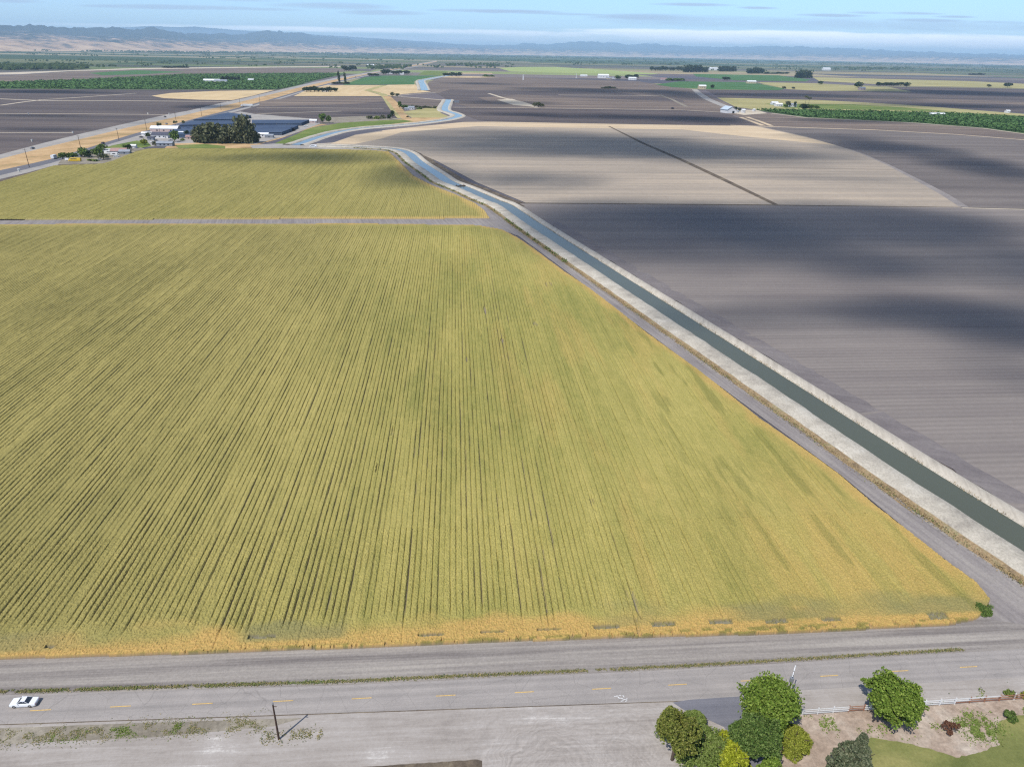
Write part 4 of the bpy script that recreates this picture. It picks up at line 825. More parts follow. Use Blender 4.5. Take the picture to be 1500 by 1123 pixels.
house('farmhouse','white farmhouse beneath the far farm trees',926,117.4,30,16,7,A0,'wall_white','roof_white')
house('farmhouse','low white shed right of the packing shed',892,116.4,18,12,5,A0,'wall_tan','roof_grey')
house('farmhouse','white shed alone left of the packing shed',855,112.2,30,12,4,A0,'wall_white','roof_white')
house('farmhouse','small white house near the far farm trees',899,115.8,12,10,5,A0,'wall_white','roof_tan' if 'roof_tan' in M else 'roof_grey')
house('farmhouse','pink walled house at the right of the far farm',972,117.4,26,12,5,A0,'wall_pink','roof_pink')
house('packing_shed','long white shed in the orchard',311,120.6,44,14,5,A0,'wall_white','roof_white')
house('packing_shed','second white shed in the orchard beside dark trees',324,121.2,34,12,5,A0,'wall_white','roof_grey')
house('packing_shed','small white shed alone in the orchard',368,119,16,10,4,A0,'wall_white','roof_white',nwin=1)
house('farmhouse','white house left among the highway hamlet trees',572,108.6,22,14,7,A0,'wall_white','roof_white')
house('farmhouse','white house in the middle of the highway hamlet',578,107.6,18,12,6,A0,'wall_white','roof_grey')
house('farmhouse','white house right among the highway hamlet trees',588,109.6,20,12,5,A0,'wall_white','roof_white')
house('farmhouse','white house inside the stubble field trees',476,134.4,14,10,4,A0,'wall_white','roof_white')
house('farmhouse','pale cream house on the bright yellow field edge',1100,122.6,34,16,7,A0,'wall_tan','roof_white')
house('farmhouse','pale house beside the lone dark tree',1262,132.6,18,14,7,A0,'wall_pink','roof_grey')
house('farmhouse','bright white building near the right horizon',1210,103.4,60,30,14,A0,'wall_white','roof_white')
house('farmhouse','white building left of the highway near the horizon',543,98.2,40,20,9,A0,'wall_white','roof_white')
house('farmhouse','white building right in the grove clearing',1045,103.2,60,24,12,A0,'wall_white','roof_white')
house('shed','tiny white box by the lane in the right fields',1475,165.6,8,6,4,A0,'wall_white','roof_white',nwin=1)
# hoop house
x,y=at(1372,169.6); hp=empty('hoop_house',(x,y,0),A0); tag(hp,'white rounded hoop house in the right orchard','greenhouse'); b=MB(); n=12
for i in range(n):
    a0,a1=math.pi*i/n,math.pi*(i+1)/n; b.face((-13,-6*math.cos(a0),5*math.sin(a0)),(13,-6*math.cos(a0),5*math.sin(a0)),(13,-6*math.cos(a1),5*math.sin(a1)),(-13,-6*math.cos(a1),5*math.sin(a1)))
for s in(-13,13): b.face(*[(s,-6*math.cos(math.pi*i/n),5*math.sin(math.pi*i/n)) for i in range(n+1)])
b.build('cover',M['roof_white'],hp); MB().box(4,-6.0,1.2,2,.2,2.2).build('door',M['wall_grey'],hp)
# shade houses
def shade(label,px,hgt=3.4,slope=None):
    pts=[at(a,b_,hgt) for a,b_ in px]; c=np.mean(np.array(pts),0); root=empty('shade_house',(c[0],c[1],0)); tag(root,label,'greenhouse','dark netted shade houses of the nursery')
    q=[(p[0]-c[0],p[1]-c[1]) for p in pts]; MB().prism(q,hgt,hgt+.25).build('roof',M['netroof'],root)
    b=MB(); n=len(q)
    for i in range(n):
        a=np.array(q[i])*.995;e=np.array(q[(i+1)%n])*.995; L_=np.linalg.norm(e-a); k=max(1,int(L_/14))
        if i==0 or i==n-1 or True:
            pass
        for j in range(k): p=a+(e-a)*j/k; MB().tube((p[0],p[1],0),(p[0],p[1],hgt),.12,.12,5).build('post',M['metal'],root)
    s=MB()
    for i in range(n):
        a=np.array(q[i])*.99;e=np.array(q[(i+1)%n])*.99; s.face((a[0],a[1],.6),(e[0],e[1],.6),(e[0],e[1],hgt),(a[0],a[1],hgt))
    s.build('side_net',M['netroof'],root)
shade('dark blue shade house farthest up beside the highway',[(283,175.6),(334,165),(368,169.6),(338,174.6)])
shade('dark blue shade house above the white middle lane',[(262,183.6),(280,177.2),(364,177.2),(360,181)])
shade('dark blue shade house at the upper right of the nursery',[(369,176),(453,175.8),(441,180.6),(369,180.8)])
shade('large dark blue shade house at the lower right of the nursery',[(366,183.8),(437,183.8),(426,189),(412,194),(366,194)])
shade('dark blue shade house behind the windbreak trees',[(240,196.6),(262,186.4),(360,184.6),(358,197),(300,199)])
band('lane','roof_white','bright white lane between the shade houses',[(272,183.4),(320,183.2),(366,182.6),(438,182.2)],[4.5]*4)
x,y=at(422,192); tk=empty('covered_pile',(x,y,0),A0); tag(tk,'black covered heaps beside the lower shade house','covered pile')
for dx in(-5,4): 
    V,F=quads(crown_pts(13+dx,200,9,4.5,0,6,'dome'),1.6,4); link('cover',mesh_np('cover',V,F,M['black']),tk,(dx,0,0))
# water tower shapes / farm silo near the canal
x,y=at(669,150.6); sl=empty('pump_station',(x,y,0),A0); tag(sl,'small blue grey pump station on the right canal bank','pump station')
MB().box(0,0,1.6,9,5,3.2).build('wall',M['wall_grey'],sl); MB().box(0,0,3.35,10,6,.3).build('roof',M['roof_grey'],sl); MB().box(-6,1,1.2,2.4,3,2.4).build('tank',M['glass'],sl)
x,y=at(766.5,117.4); tw=empty('tower',(x,y,0)); tag(tw,'pale slender tower standing in the far brown field','tower'); MB().tube((0,0,0),(0,0,15),2.2,1.8,10).build('body',M['wall_white'],tw); MB().tube((0,0,15),(0,0,17),2.6,2.6,10).build('head',M['roof_white'],tw)
x,y=at(844,114.6); tw=empty('tower',(x,y,0)); tag(tw,'thin pale mast at the left end of the far farm','tower'); MB().tube((0,0,0),(0,0,17),1.,.7,8).build('mast',M['wall_white'],tw); MB().box(0,0,1,5,5,2).build('base',M['concrete'],tw)
# ------------------------------------------------------------------ utility poles
def pole(label,px,py,h,r=.17,arm=2.4,rz=0.,near=False,metal=False,lean=0.):
    x,y=at(px,py); root=empty('utility_pole',(x,y,0),rz); tag(root,label,'utility pole',None if near else 'wooden power poles along the highway')
    MB().tube((0,0,0),(lean,0,h),r,r*.65,10).build('pole',M['wood'],root)
    if arm:
        MB().box(lean,0,h-.5,arm,.12,.14).build('crossarm',M['metal'] if metal else M['wood'],root)
        for s in(-.45,0.1,.45): MB().tube((lean+s*arm,0,h-.43),(lean+s*arm,0,h-.2),.06,.09,8).build('insulator',M['white'],root)
    return root
p1=pole('dark wooden pole throwing a long shadow across the yard',409,1084,7.5,.16,0,0,True)
MB().tube((0,0,7.35),(0,0,7.6),.14,.1,8).build('insulator',M['metal'],p1); MB().box(.25,0,6.9,.5,.07,.07).build('bracket',M['wood'],p1)
p2=pole('power pole with white crossarm behind the large green tree',1149,1037,7.8,.16,0,R(60),True)
MB().box(0,0,7.7,2.1,.13,.16).build('crossarm',M['white'],p2)
for s in(-.9,0.,.9): MB().tube((s,0,7.78),(s,0,8.05),.07,.1,8).build('insulator',M['white'],p2)
MB().tube((-.55,0,6.1),(-.55,0,7.),.3,.3,12).build('transformer',M['metal'],p2)
MB().tube((.5,.1,3),(0,0,7),.05,.05,6).build('guy_brace',M['wood'],p2)
for i,(px,py,h) in enumerate([(43,245,14),(118.5,218,12),(174.5,206.5,12.5),(215,191,12),(258.5,180,12),(295.5,170,12),(324,162,12),(381,152,13),(352,156,12)]):
    pole('%s wooden power pole from the left along the highway'%ORD[i],px,py,h,.26,3.2,R(50))
# ------------------------------------------------------------------ white rail fence
fu0,fv0=50.7,71.2; nb=15; fr=empty('rail_fence',(*uv2w(fu0,fv0),ZN[0]),ANG); tag(fr,'white three rail fence with weathered brown sections along the road','fence'); sp_=(87.6-50.7)/nb
brown={3,10,11,12,13,14}
def vf(i): return .05*i*0+ .9*(i/nb)*.9
for i in range(nb+1):
    o=MB().box(i*sp_,vf(i),.68,.13,.13,1.36).build('post',M['fence_brown'] if i in(3,4,11,12,13,15) else M['white'],fr)
    if i in(3,4,11,12,13,15): o['label']='weathered brown post'
for i in range(nb):
    for k,zz in enumerate((.42,.8,1.18)):
        br=i in brown and not(i==10 and k!=0) and not(i in(11,12) and k==2)
        a=math.atan2(vf(i+1)-vf(i),sp_); o=MB().box((i+.5)*sp_,(vf(i)+vf(i+1))/2-.09,zz,sp_*.985,.04,.15,a).build('rail',M['fence_brown'] if br else M['white'],fr)
        if br: o['label']='weathered brown rail'
# ------------------------------------------------------------------ vehicles
def loft(secs,mat,name,parent,smooth=False):
    """secs: (x, halfwidth bottom, halfwidth top, z0, z1)"""
    V=[];F=[]
    for x,wb_,wt,z0,z1 in secs:
        zm=z0+(z1-z0)*.6
        V+=[(x,-wb_*.96,z0),(x,-wb_,zm*.6+z0*.4),(x,-wb_*.99,zm),(x,-wt,z1-.03),(x,-wt*.9,z1),(x,wt*.9,z1),(x,wt,z1-.03),(x,wb_*.99,zm),(x,wb_,zm*.6+z0*.4),(x,wb_*.96,z0)]
    k=10
    for i in range(len(secs)-1):
        for j in range(k): F.append([i*k+j,i*k+(j+1)%k,(i+1)*k+(j+1)%k,(i+1)*k+j])
    F.append(list(range(k))); F.append([(len(secs)-1)*k+j for j in range(k)][::-1])
    me=bpy.data.meshes.new(name); me.from_pydata(V,[],F); me.materials.append(mat); me.update(); 
    import bmesh
    bm=bmesh.new(); bm.from_mesh(me); bmesh.ops.recalc_face_normals(bm,faces=bm.faces); bm.to_mesh(me); bm.free(); return link(name,me,parent)
def wheel(root,x,y,r=.33,w=.22):
    t=MB().tube((x,y-w/2,r),(x,y+w/2,r),r,r,18).build('wheel',M['tyre'],root); s=1 if y>0 else -1
    MB().tube((x,y+s*w/2,r),(x,y+s*(w/2+.02),r),r*.6,r*.5,14).build('rim',M['chrome'],t)
def sedan(label,px,py,rz,paint,z=0.,Ln=4.9,group=None,k=1.):
    x,y=at(px,py); root=empty('parked_car' if group else 'sedan_car',(x,y,z),rz,(k,k,k)); tag(root,label,'car',group); h=Ln/2
    body=loft([(-h,.78,.74,.42,.66),(-h+.12,.88,.84,.28,.8),(-h+.6,.92,.87,.2,.88),(-h+1.3,.93,.86,.2,.92),(-.2,.93,.85,.2,.94),(h-1.5,.93,.86,.2,.94),(h-.6,.92,.86,.22,.93),(h-.1,.88,.82,.3,.9),(h,.8,.76,.42,.78)],paint,'body',root)
    # greenhouse glass then roof
    loft([(-h+1.45,.80,.78,.88,.93),(-h+2.2,.80,.62,.88,1.34),(h-2.0,.80,.62,.88,1.36),(h-1.15,.80,.76,.88,.95)],M['glass'],'windows',root)
    MB().box((-h+2.15+h-1.95)/2,0,1.375,(h-1.95)-(-h+2.15)+.1,1.22,.05).build('roof',paint,root,bevel=.02)
    for s in(-1,1):
        for xx in(-h+2.16,.25,h-1.98):
            MB().tube((xx,s*.63,1.36),(xx+( -.62 if xx<0 else (.0 if xx<.4 else .72)),s*.8,.93),.035,.045,6).build('pillar',paint,root)
        MB().box(-h-.01,s*.6,.62,.06,.3,.14).build('headlight',M['chrome'],root); MB().box(h+.01,s*.6,.68,.06,.32,.14).build('tail_light',M['red'],root)
        MB().box(-h+1.75,s*.98,.98,.12,.16,.1).build('mirror',paint,root)
        wheel(root,-h+.95,s*.83); wheel(root,h-1.05,s*.83)
    MB().box(-h+.0,0,.42,.16,1.66,.16).build('bumper',M['chrome'],root,bevel=.03); MB().box(h-.0,0,.44,.16,1.66,.16).build('bumper',M['chrome'],root,bevel=.03)
    return root
sedan('white two door sedan driving left on the grey country road',37.5,1032.5,ANG,M['carwhite'],ZN[0],k=.77)
def van(label,px,py,rz,Ln,Wd,Hh,body,cat='van',name='box_van',z=.3):
    x,y=at(px,py); root=empty(name,(x,y,z),rz); tag(root,label,cat); h=Ln/2
    loft([(-h,.45*Wd,.4*Wd,.5,1.1),(-h+.3,.49*Wd,.44*Wd,.35,1.3),(-h+1.1,.5*Wd,.45*Wd,.35,Hh*.62),(-h+1.8,.5*Wd,.45*Wd,.35,Hh*.97),(h-.1,.5*Wd,.46*Wd,.35,Hh),(h,.49*Wd,.45*Wd,.4,Hh*.97)],body,'body',root)
    MB().box(-h+1.25,0,Hh*.72,.5,Wd*.86,Hh*.22).build('windscreen',M['glass'],root)
    for s in(-1,1):
        MB().box(-.2,s*Wd*.5,Hh*.7,Ln*.5,.05,Hh*.2).build('window',M['glass'],root); wheel(root,-h+1.,s*Wd*.44,.4); wheel(root,h-1.2,s*Wd*.44,.4)
    return root
HR=math.atan2(*(np.array(at(75,236))-np.array(at(125,220)))[::-1])
van('white camper van driving left along the highway',80,232.6,HR,8.,2.5,3.1,M['carwhite'],'camper van','camper_van')
van('long yellow bus parked at the left end of the trailer yard',110,236.8,A0,10.,2.5,2.9,M['busyellow'],'bus','parked_bus')
van('white van parked on the canal end turning area',459,216.2,A0,7.,2.2,2.4,M['carwhite'],'van','parked_van')
x,y=at(99,235.6); cb=empty('small_trailer',(x,y,0),A0); tag(cb,'small white trailer left of the yellow bus','trailer'); MB().box(0,0,1.3,3.,2.,1.6).build('body',M['white'],cb,bevel=.1)
for s in(-1,1): MB().tube((0,s*1.,.35),(0,s*1.2,.35),.35,.35,12).build('wheel',M['tyre'],cb)
for px,py,L_,lab,rz in[(156,223,9,'upper white trailer parked right of the tall trees',.3),(161,226,9,'lower white trailer parked beside the upper one',-.2),(168,228.6,6,'short white trailer before the pink roofed house',.1),(221,197.6,8,'white trailer left of the palm tree',0.),(263,201.6,7,'pale trailer behind the round green tree',.2)]:
    x,y=at(px,py); t=empty('white_trailer',(x,y,0),A0+rz); tag(t,lab,'trailer','white trailers in the farm yards'); MB().box(0,0,1.75,L_,2.5,2.5).build('body',M['white'],t,bevel=.12)
    for s in(-1,1):
        MB().box(0,s*1.26,2.1,L_*.4,.05,.7).build('window',M['glass'],t); MB().tube((.6,s*1.,.4),(.6,s*1.25,.4),.4,.4,12).build('wheel',M['tyre'],t)
for px,py,m,lab in[(224,209.5,'roof_white','white car parked in the yard left of the open shed'),(229,207,'black','black car parked in front of the dark roofed farmhouse'),(250,206.5,'metal','silver car parked left of the round green tree'),(277,199.5,'carwhite','white car parked beside the pinkish building'),(171,230.6,'carwhite','white car parked below the pink roofed house'),(146,235.4,'metal','silver car parked among the trailer yard trees'),(448,186,'carwhite','white car parked by the end of the shade houses'),(207,202,'black','dark car parked beside the small white outbuilding')]:
    sedan(lab,px,py,A0+random.uniform(-.6,.6),M[m],.3,group='cars parked in the farm yards')
house('shed','small grey shed behind the yellowish paddock tree',222,205.5,6,5,2.6,A0,'wall_grey','roof_dark',nwin=1)
house('shed','small white roofed shed right of the windbreak',386,200.5,12,6,3,A0,'wall_white','roof_white',nwin=1)
house('shed','low grey shed right of the small white roofed shed',395,202,9,5,2.6,A0,'wall_grey','roof_grey',nwin=1)
far_tree('farm_tree','small tree left of the open shed by the field',228,214,5,6,'leaf_grey','round')
far_tree('farm_tree','dark bush behind the pinkish low building',283,203,5,7,'leaf_far','dome')
far_tree('farm_tree','dark tree between the long white shed and paddock',218,202,6,6,'leaf_far','round')
far_tree('farm_tree','pale shrub at the corner of the green paddock',170,221,3.5,6,'leaf_pale','dome')
# semi truck
x,y=at(361.5,156.6); tr=empty('semi_truck',(x,y,.3),math.atan2(*(np.array(at(350,159))-np.array(at(400,145.6)))[::-1])); tag(tr,'white semi truck with long trailer driving left on the highway','truck')
tr.rotation_euler.z=R(8)
MB().box(2.2,0,2.7,15.5,2.6,2.9).build('trailer',M['white'],tr,bevel=.06); cbn=loft([(-9.6,1.1,1.,.7,1.9),(-8.6,1.2,1.1,.6,2.1),(-8.4,1.25,1.15,.6,3.2),(-6.4,1.25,1.15,.6,3.7)],M['carwhite'],'cab',tr)
MB().box(-8.55,0,2.6,.2,2.1,.8).build('windscreen',M['glass'],tr)
for xx in(-8.4,-5.8,-4.6,7.6,8.9):
    for s in(-1,1): MB().tube((xx,s*.95,.5),(xx,s*1.25,.5),.5,.5,12).build('wheel',M['tyre'],tr)
CARM=[M['black'],plain('car_blue',lin(60,70,90),.3,.4),M['roof_grey']]
for px,py,m,lab in[(242,172,0,'dark car on the gravel road above the palms'),(48,218.4,1,'dark car on the gravel road left of the first pole'),(151,211,0,'dark car on the highway below the golden grass'),(521,113.8,1,'dark car on the highway beside the green field'),(244,182.6,2,'dark pickup parked on the highway verge near the palms'),(985,160,0,'dark vehicle parked on the pale lane in the brown fields')]:
    sedan(lab,px,py,HR,CARM[m],.3,k=1.15 if px<500 else 2.)
# irrigation stand pipes
for i,(px,py) in enumerate([(42,168),(217,167.6),(248,168.2),(47,207.6),(107,195.4),(28,251.6)]):
    x,y=at(px,py); t=empty('irrigation_standpipe',(x,y,0)); tag(t,['leftmost white standpipe on the middle lane','white standpipe on the middle lane above the gravel road','white standpipe where the middle lane meets the gravel road','lone white standpipe in the nearest dark left field','white standpipe at the end of the short lane','white standpipe beside the highway near the left edge'][i],'standpipe','white irrigation standpipes in the left fields')
    MB().tube((0,0,0),(0,0,1.9),.75,.75,14).build('pipe',M['concrete'],t); MB().tube((0,0,1.9),(0,0,2.1),.9,.9,14).build('cap',M['white'],t)
# signal mast beside the power pole
# ------------------------------------------------------------------ hills
def hills():
    pxs=np.linspace(-160,1660,520); xs=[-160,0,25,50,75,100,140,163,185,205,228,245,270,290,330,350,365,390,410,430,450,480,510,520,530,541,552,580,620,660,700,750,770,800,830,863,880,900,920,950,980,1000,1050,1100,1170,1200,1250,1300,1350,1400,1450,1500,1660]
    ys=[34,37,38,36,39,40.5,41.5,39.5,42,42.5,40.5,45,48.5,50,49.5,52.5,49,46,46,47.5,50.5,53.5,56,60,60.5,62,57,61,63,65,66,66.5,64,66,63,62,63,64,67,65,67,69,70,69.5,69,71,73,75,77,79,80,82,88]
    sky=np.interp(pxs,xs,ys); az=(pxs-759)/1138.; jag=(1-np.abs(2*fbm(pxs/11.,pxs*0+3.,401,4)-1)); sky=sky-(jag-.62)*4.6*np.clip((62+.02*pxs-sky)/18.,.25,1); ang=(61.6+.0204*pxs-sky)/1258.
    Rb=np.interp(pxs,[0,150,300,500,750,1000,1250,1500],[10500,12000,14500,19500,27000,31000,29000,26000])
    Rr=Rb*1.75; Hr=ang*Rr/np.sqrt(1+az*az)+90; nr=110; T=np.linspace(0,1.35,nr); V=[];C_=[]
    Vv=np.zeros((nr,len(pxs),3)); 
    for k,t in enumerate(T):
        r=Rb+(Rr-Rb)*t; x=r*np.sin(az)*1.; x=r*az/np.sqrt(1+az*az); y=r/np.sqrt(1+az*az)
        rid=1-np.abs(2*fbm(x/1500.,y/3200.,201,5)-1); foot=1-np.abs(2*fbm(x/600.,y/1500.,205,5)-1)
        env=np.where(t<=1,np.clip(t,0,1)**1.7,np.maximum(0,1-(t-1)*1.6)); 
        h=Hr*env*(.45+.62*rid if t<.93 else 1.)*(1 if t<.93 else 1)
        if t<.93: h=h*(.75+.25*sstep(0.,1.,np.array(t)))
        h=h+150*foot*np.clip(t*5,0,1)*(1-np.clip(t,0,1))**.8*np.interp(pxs,[0,500,800,1500],[1,1.2,1.5,1.5])
        # keep foreground hills below the skyline of the photograph
        lim=(ang*.93)*y+90; h=np.where(t<.93,np.minimum(h,lim*(.82+.18*fbm(x/1500.,y/1500.,207))),h)
        Vv[k,:,0]=x;Vv[k,:,1]=y;Vv[k,:,2]=h-6*(t==0)
    n=len(pxs); idx=np.arange(nr*n).reshape(nr,n); F=np.stack([idx[:-1,:-1].ravel(),idx[:-1,1:].ravel(),idx[1:,1:].ravel(),idx[1:,:-1].ravel()],1)
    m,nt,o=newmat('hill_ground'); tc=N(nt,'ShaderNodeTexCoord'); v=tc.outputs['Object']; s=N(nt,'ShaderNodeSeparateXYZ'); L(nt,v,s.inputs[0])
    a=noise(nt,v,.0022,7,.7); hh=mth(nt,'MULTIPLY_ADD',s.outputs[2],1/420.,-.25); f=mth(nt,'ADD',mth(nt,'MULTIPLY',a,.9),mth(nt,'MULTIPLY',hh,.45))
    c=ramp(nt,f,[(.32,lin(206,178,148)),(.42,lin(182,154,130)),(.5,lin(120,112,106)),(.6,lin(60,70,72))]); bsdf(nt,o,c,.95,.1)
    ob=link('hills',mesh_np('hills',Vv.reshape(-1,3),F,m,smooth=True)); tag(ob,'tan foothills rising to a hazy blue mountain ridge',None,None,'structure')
    # farther faint ridge
    xs2=[120,180,215,240,262,290,320,350,375,420,480,560,640,720]; ys2=[46,40.5,38.5,38.8,40,39.5,42,44.5,46,48.5,52,57,62,70]; px2=np.linspace(120,720,160); az=(px2-759)/1138.
    an=(61.6+.0204*px2-np.interp(px2,xs2,ys2))/1258./np.sqrt(1+az*az); V2=np.zeros((9,160,3))
    for k,t in enumerate(np.linspace(-1,1,9)):
        r=47000+t*4500; x=r*az/np.sqrt(1+az*az);y=r/np.sqrt(1+az*az); V2[k,:,0]=x;V2[k,:,1]=y; V2[k,:,2]=(an*47000+90)*(1-abs(t))**1.2*(1+.0*x)+ (fbm(x/900,y/900,301)-.5)*40*(1-abs(t))
    idx=np.arange(9*160).reshape(9,160); F=np.stack([idx[:-1,:-1].ravel(),idx[:-1,1:].ravel(),idx[1:,1:].ravel(),idx[1:,:-1].ravel()],1)
    ob=link('hills',mesh_np('hills',V2.reshape(-1,3),F,m,smooth=True)); tag(ob,'faint blue ridge far behind the left mountains',None,None,'structure')
    return float(Vv[...,2].max()),float(V2[...,2].max())
print('hill tops',hills())
# ------------------------------------------------------------------ clouds whose shadows dapple the plain
SUN_EL=55.; sd=np.array([-2.98,-4.2]); sd/=np.linalg.norm(sd)      # horizontal direction towards the sun
CT=1/math.tan(R(SUN_EL))
def cloudmat():
    m,nt,o=newmat('cloud'); a=N(nt,'ShaderNodeAttribute'); a.attribute_name='dens'; a.attribute_type='GEOMETRY'
    tc=N(nt,'ShaderNodeTexCoord'); mp=N(nt,'ShaderNodeMapping'); mp.inputs['Scale'].default_value=(.006,.011,.006); L(nt,tc.outputs['Object'],mp.inputs['Vector'])
    n=noise(nt,mp.outputs[0],1.,5,.6,.3); f=mth(nt,'ADD',a.outputs['Fac'],mth(nt,'MULTIPLY_ADD',n,1.5,-.75))
    al=mth(nt,'MULTIPLY',mth(nt,'MULTIPLY_ADD',f,1.25,-.1,clamp=True),.64)
    t=N(nt,'ShaderNodeBsdfTransparent'); d=N(nt,'ShaderNodeBsdfTranslucent'); d.inputs[0].default_value=(.9,.9,.9,1); d2=N(nt,'ShaderNodeBsdfDiffuse'); d2.inputs[0].default_value=(.9,.9,.9,1)
    x0=N(nt,'ShaderNodeMixShader'); x0.inputs[0].default_value=.25; L(nt,d2.outputs[0],x0.inputs[1]); L(nt,d.outputs[0],x0.inputs[2])
    x=N(nt,'ShaderNodeMixShader'); L(nt,al,x.inputs[0]); L(nt,t.outputs[0],x.inputs[1]); L(nt,x0.outputs[0],x.inputs[2]); L(nt,x.outputs[0],o.inputs['Surface']); return m
CM=cloudmat(); ALT=1250.
# (centre px of the shadow, half size px x, half size px y, density)
SHD=[(960,348,250,52,1.2),(1240,335,300,38,1.35),(1290,395,190,34,.8),(1400,462,230,30,.8),(1500,500,160,34,.7),(1560,410,160,60,.8),(1130,470,200,34,.3),(1500,560,120,40,.35),(800,214,300,24,1.1),(1040,226,230,20,1.),(760,262,150,16,.5),(1180,262,160,8,.35),(1300,220,110,14,1.),(1460,250,80,24,.85),(1230,203,90,8,.6),
 (600,262,90,26,.75),(470,233,150,10,.7),(330,232,80,6,.3),(110,172,170,4,.6),(60,135,160,3,1.),(300,157,70,4,1.),(860,133,150,4.5,.9),(740,151,90,4,.6),(930,173,190,5,.8),(760,168,100,4,.6),(1000,140,60,8,.8),(1180,141,170,3.4,1.),(1420,137,150,4.5,1.1),(1400,156,170,4,.7),(1030,176,70,6,.8),(700,123,90,1.8,.7),(1250,178,90,3,.7),(60,190,80,5,.5),(560,168,80,3,.5),(200,181,60,3,.4)]
Vs=[];Fs=[];Ds=[];off=0
for i,(px,py,sx,sy,dn) in enumerate(SHD):
    c=np.array(at(px,py)); a=np.array(at(px+sx,py)); b_=np.array(at(px,py-sy)); b2=np.array(at(px,py+sy)); hx=abs(a[0]-c[0]); hy=(b_[1]-b2[1])/2; c[1]=(b_[1]+b2[1])/2
    alt=ALT+(i%5)*18.; ce=c+sd*alt*CT; nr_,na=14,40
    rr=np.linspace(0,1.25,nr_); aa=np.linspace(0,2*math.pi,na,endpoint=False); RR,AA=np.meshgrid(rr,aa,indexing='ij')
    for side in(1,-1):
        x=ce[0]+RR*np.cos(AA)*hx*1.15; y=ce[1]+RR*np.sin(AA)*hy*1.15; th=np.sqrt(np.clip(1-(RR/1.25)**2,0,1))*min(40,hy*.5)*(.6+.8*fbm(x/120,y/120,7+i)); z=alt+side*th*(1. if side>0 else .35)
        V=np.stack([x.ravel(),y.ravel(),z.ravel()],1); idx=np.arange(nr_*na).reshape(nr_,na)+off; nx=np.roll(idx,-1,1)
        F=np.stack([idx[:-1].ravel(),nx[:-1].ravel(),nx[1:].ravel(),idx[1:].ravel()],1)
        if side<0: F=F[:,::-1]
        Vs.append(V);Fs.append(F);Ds.append((dn*(1.15-1.25*RR**1.3)).ravel()); off+=nr_*na
me=mesh_np('clouds',np.concatenate(Vs),np.concatenate(Fs),CM,smooth=True); at_=me.attributes.new('dens','FLOAT','POINT'); at_.data.foreach_set('value',np.concatenate(Ds).astype(np.float32))
o=link('clouds',me); tag(o,'broken fair weather clouds overhead casting soft shadows','clouds',None,'stuff')
# ------------------------------------------------------------------ haze
HB=58000.; b=MB(); b.box(0,HB/2-2500,432,2*HB+2000,HB+6000,866); m,nt,oo=newmat('haze_air'); pv=N(nt,'ShaderNodeVolumePrincipled'); pv.inputs['Color'].default_value=(.52,.75,1.,1); pv.inputs['Density'].default_value=3.9e-5; pv.inputs['Anisotropy'].default_value=0.
L(nt,pv.outputs[0],oo.inputs['Volume']); o=b.build('haze',m); tag(o,'thin pale blue haze over the plain','haze',None,'stuff')
# ------------------------------------------------------------------ world
w=bpy.data.worlds.new('World'); bpy.context.scene.world=w; w.use_nodes=True; nt=w.node_tree; nt.nodes.clear()
out=N(nt,'ShaderNodeOutputWorld'); bg=N(nt,'ShaderNodeBackground'); sky=N(nt,'ShaderNodeTexSky'); sky.sky_type='NISHITA'; sky.sun_disc=False; sky.sun_elevation=R(SUN_EL)
sky.sun_rotation=math.atan2(sd[0],sd[1]); sky.air_density=1.; sky.dust_density=.3; sky.ozone_density=2.5
tc=N(nt,'ShaderNodeTexCoord'); s=N(nt,'ShaderNodeSeparateXYZ'); L(nt,tc.outputs['Generated'],s.inputs[0])
yy=mth(nt,'MAXIMUM',s.outputs[1],.05); A=mth(nt,'DIVIDE',s.outputs[0],yy); E_=mth(nt,'DIVIDE',s.outputs[2],yy)
front=mth(nt,'GREATER_THAN',s.outputs[1],.1)
cb=N(nt,'ShaderNodeCombineXYZ'); L(nt,A,cb.inputs[0]); L(nt,mth(nt,'MULTIPLY',E_,9.),cb.inputs[1])
ns=noise(nt,cb.outputs[0],9.,6,.62,.4); n2=noise(nt,cb.outputs[0],2.6,4,.55)
lowf=mth(nt,'MULTIPLY_ADD',s.outputs[2],-6.,1.4,clamp=True)
col=mixc(nt,lowf,mixc(nt,1.,sky.outputs[0],(1.02,.98,.96,1),'MULTIPLY'),mixc(nt,1.,sky.outputs[0],(.72,.94,1.34,1),'MULTIPLY'))
WH=(11.,11.3,11.8,1.); DK=(3.3,4.2,5.6,1.)
def streak(col,px,py,sx,sy,amt,c,wob=.9):
    d=dirpx(px,py); a0,e0_=d[0]/d[1],d[2]/d[1]; 
    dx=mth(nt,'DIVIDE',mth(nt,'SUBTRACT',A,a0),sx/1138.)
    tilt=mth(nt,'MULTIPLY',mth(nt,'SUBTRACT',A,a0),-.002)
    dy=mth(nt,'DIVIDE',mth(nt,'SUBTRACT',mth(nt,'ADD',E_,tilt),e0_),sy/1138.)
    q=mth(nt,'ADD',mth(nt,'MULTIPLY',dx,dx),mth(nt,'MULTIPLY',dy,dy)); q=mth(nt,'ADD',q,mth(nt,'MULTIPLY_ADD',ns,-wob*3.4,wob*1.7))
    f=mth(nt,'MULTIPLY',mth(nt,'MULTIPLY_ADD',q,-.7,1.05,clamp=True),amt); f=mth(nt,'MULTIPLY',f,front); return mixc(nt,f,col,c)
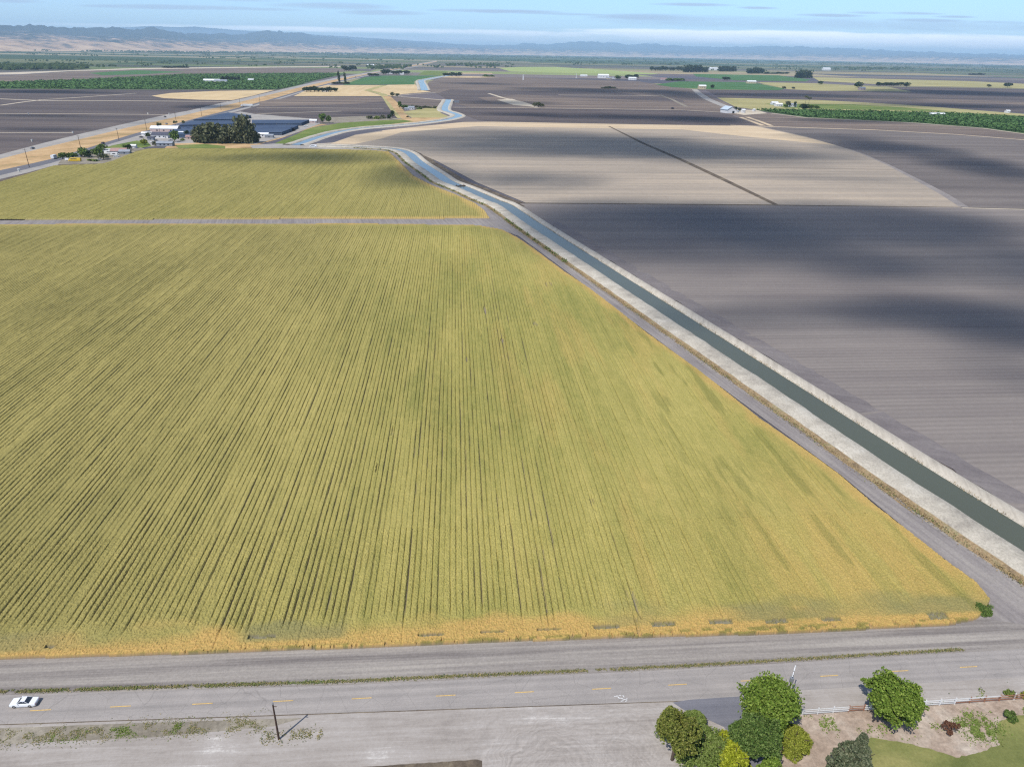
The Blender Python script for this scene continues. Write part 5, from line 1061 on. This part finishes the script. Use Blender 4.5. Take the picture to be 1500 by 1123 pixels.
for a in[(400,54,500,3,.35,WH),(1200,50,330,2.6,.8,WH),(1430,57,200,3,.8,WH),(1250,58,420,9,.75,WH),(1080,50,260,5,.7,WH),(700,48,420,3.2,.5,WH),(560,44,300,3,.4,WH),(1380,66,260,7,.6,WH),(960,60,330,6,.45,WH),(300,40,300,3,.3,WH),
         (1260,36,380,7.5,.5,DK),(1000,26,150,4,.5,DK),(270,11,120,3,.75,DK),(380,14,60,2,.6,DK),(490,9,90,4.,.7,DK),(560,19,60,3,.7,DK),(735,17,90,2.4,.85,DK),(830,21,60,1.5,.6,DK),(930,24,60,3,.5,DK),(1010,7,60,2,.8,DK),(1110,12,26,1.6,.8,DK),(1215,23,50,2,.8,DK),(1270,19,24,1.6,.6,DK),(1340,20,40,1.8,.7,DK),(1400,25,30,1.6,.7,DK),(1350,30,60,2,.6,DK),(1470,33,40,2,.6,DK),(20,2,40,2.5,.7,DK),(140,9,30,2,.5,DK),(360,1,50,1.6,.5,DK)]: col=streak(col,*a)
L(nt,col,bg.inputs['Color']); bg.inputs['Strength'].default_value=.135; L(nt,bg.outputs[0],out.inputs['Surface'])
# ------------------------------------------------------------------ sun, camera, render
sl_=bpy.data.lights.new('sun','SUN'); sl_.energy=4.7; sl_.angle=R(.53); sl_.color=(1.,.955,.88); so=bpy.data.objects.new('sun',sl_); C.objects.link(so)
from mathutils import Vector, Matrix
dv=Vector((sd[0]*math.cos(R(SUN_EL)),sd[1]*math.cos(R(SUN_EL)),math.sin(R(SUN_EL)))); so.rotation_euler=dv.to_track_quat('Z','Y').to_euler(); so.location=(0,0,300)
cam=bpy.data.cameras.new('camera'); co=bpy.data.objects.new('camera',cam); C.objects.link(co)
cam.sensor_fit='HORIZONTAL'; cam.sensor_width=36; cam.lens=36*F0/W0; cam.clip_start=.5; cam.clip_end=200000
mt=Matrix(((rt[0],up[0],-fwd[0],0),(rt[1],up[1],-fwd[1],0),(rt[2],up[2],-fwd[2],HC),(0,0,0,1))); co.matrix_world=mt
sc=bpy.context.scene; sc.camera=co
sc.render.engine='CYCLES'; sc.cycles.use_denoising=False; sc.cycles.filter_width=1.25; sc.cycles.use_adaptive_sampling=False; sc.cycles.max_bounces=6; sc.cycles.diffuse_bounces=3; sc.cycles.transparent_max_bounces=32; sc.cycles.volume_bounces=1
sc.view_settings.view_transform='Standard'; sc.view_settings.look='None'; sc.view_settings.exposure=.16; sc.view_settings.gamma=1
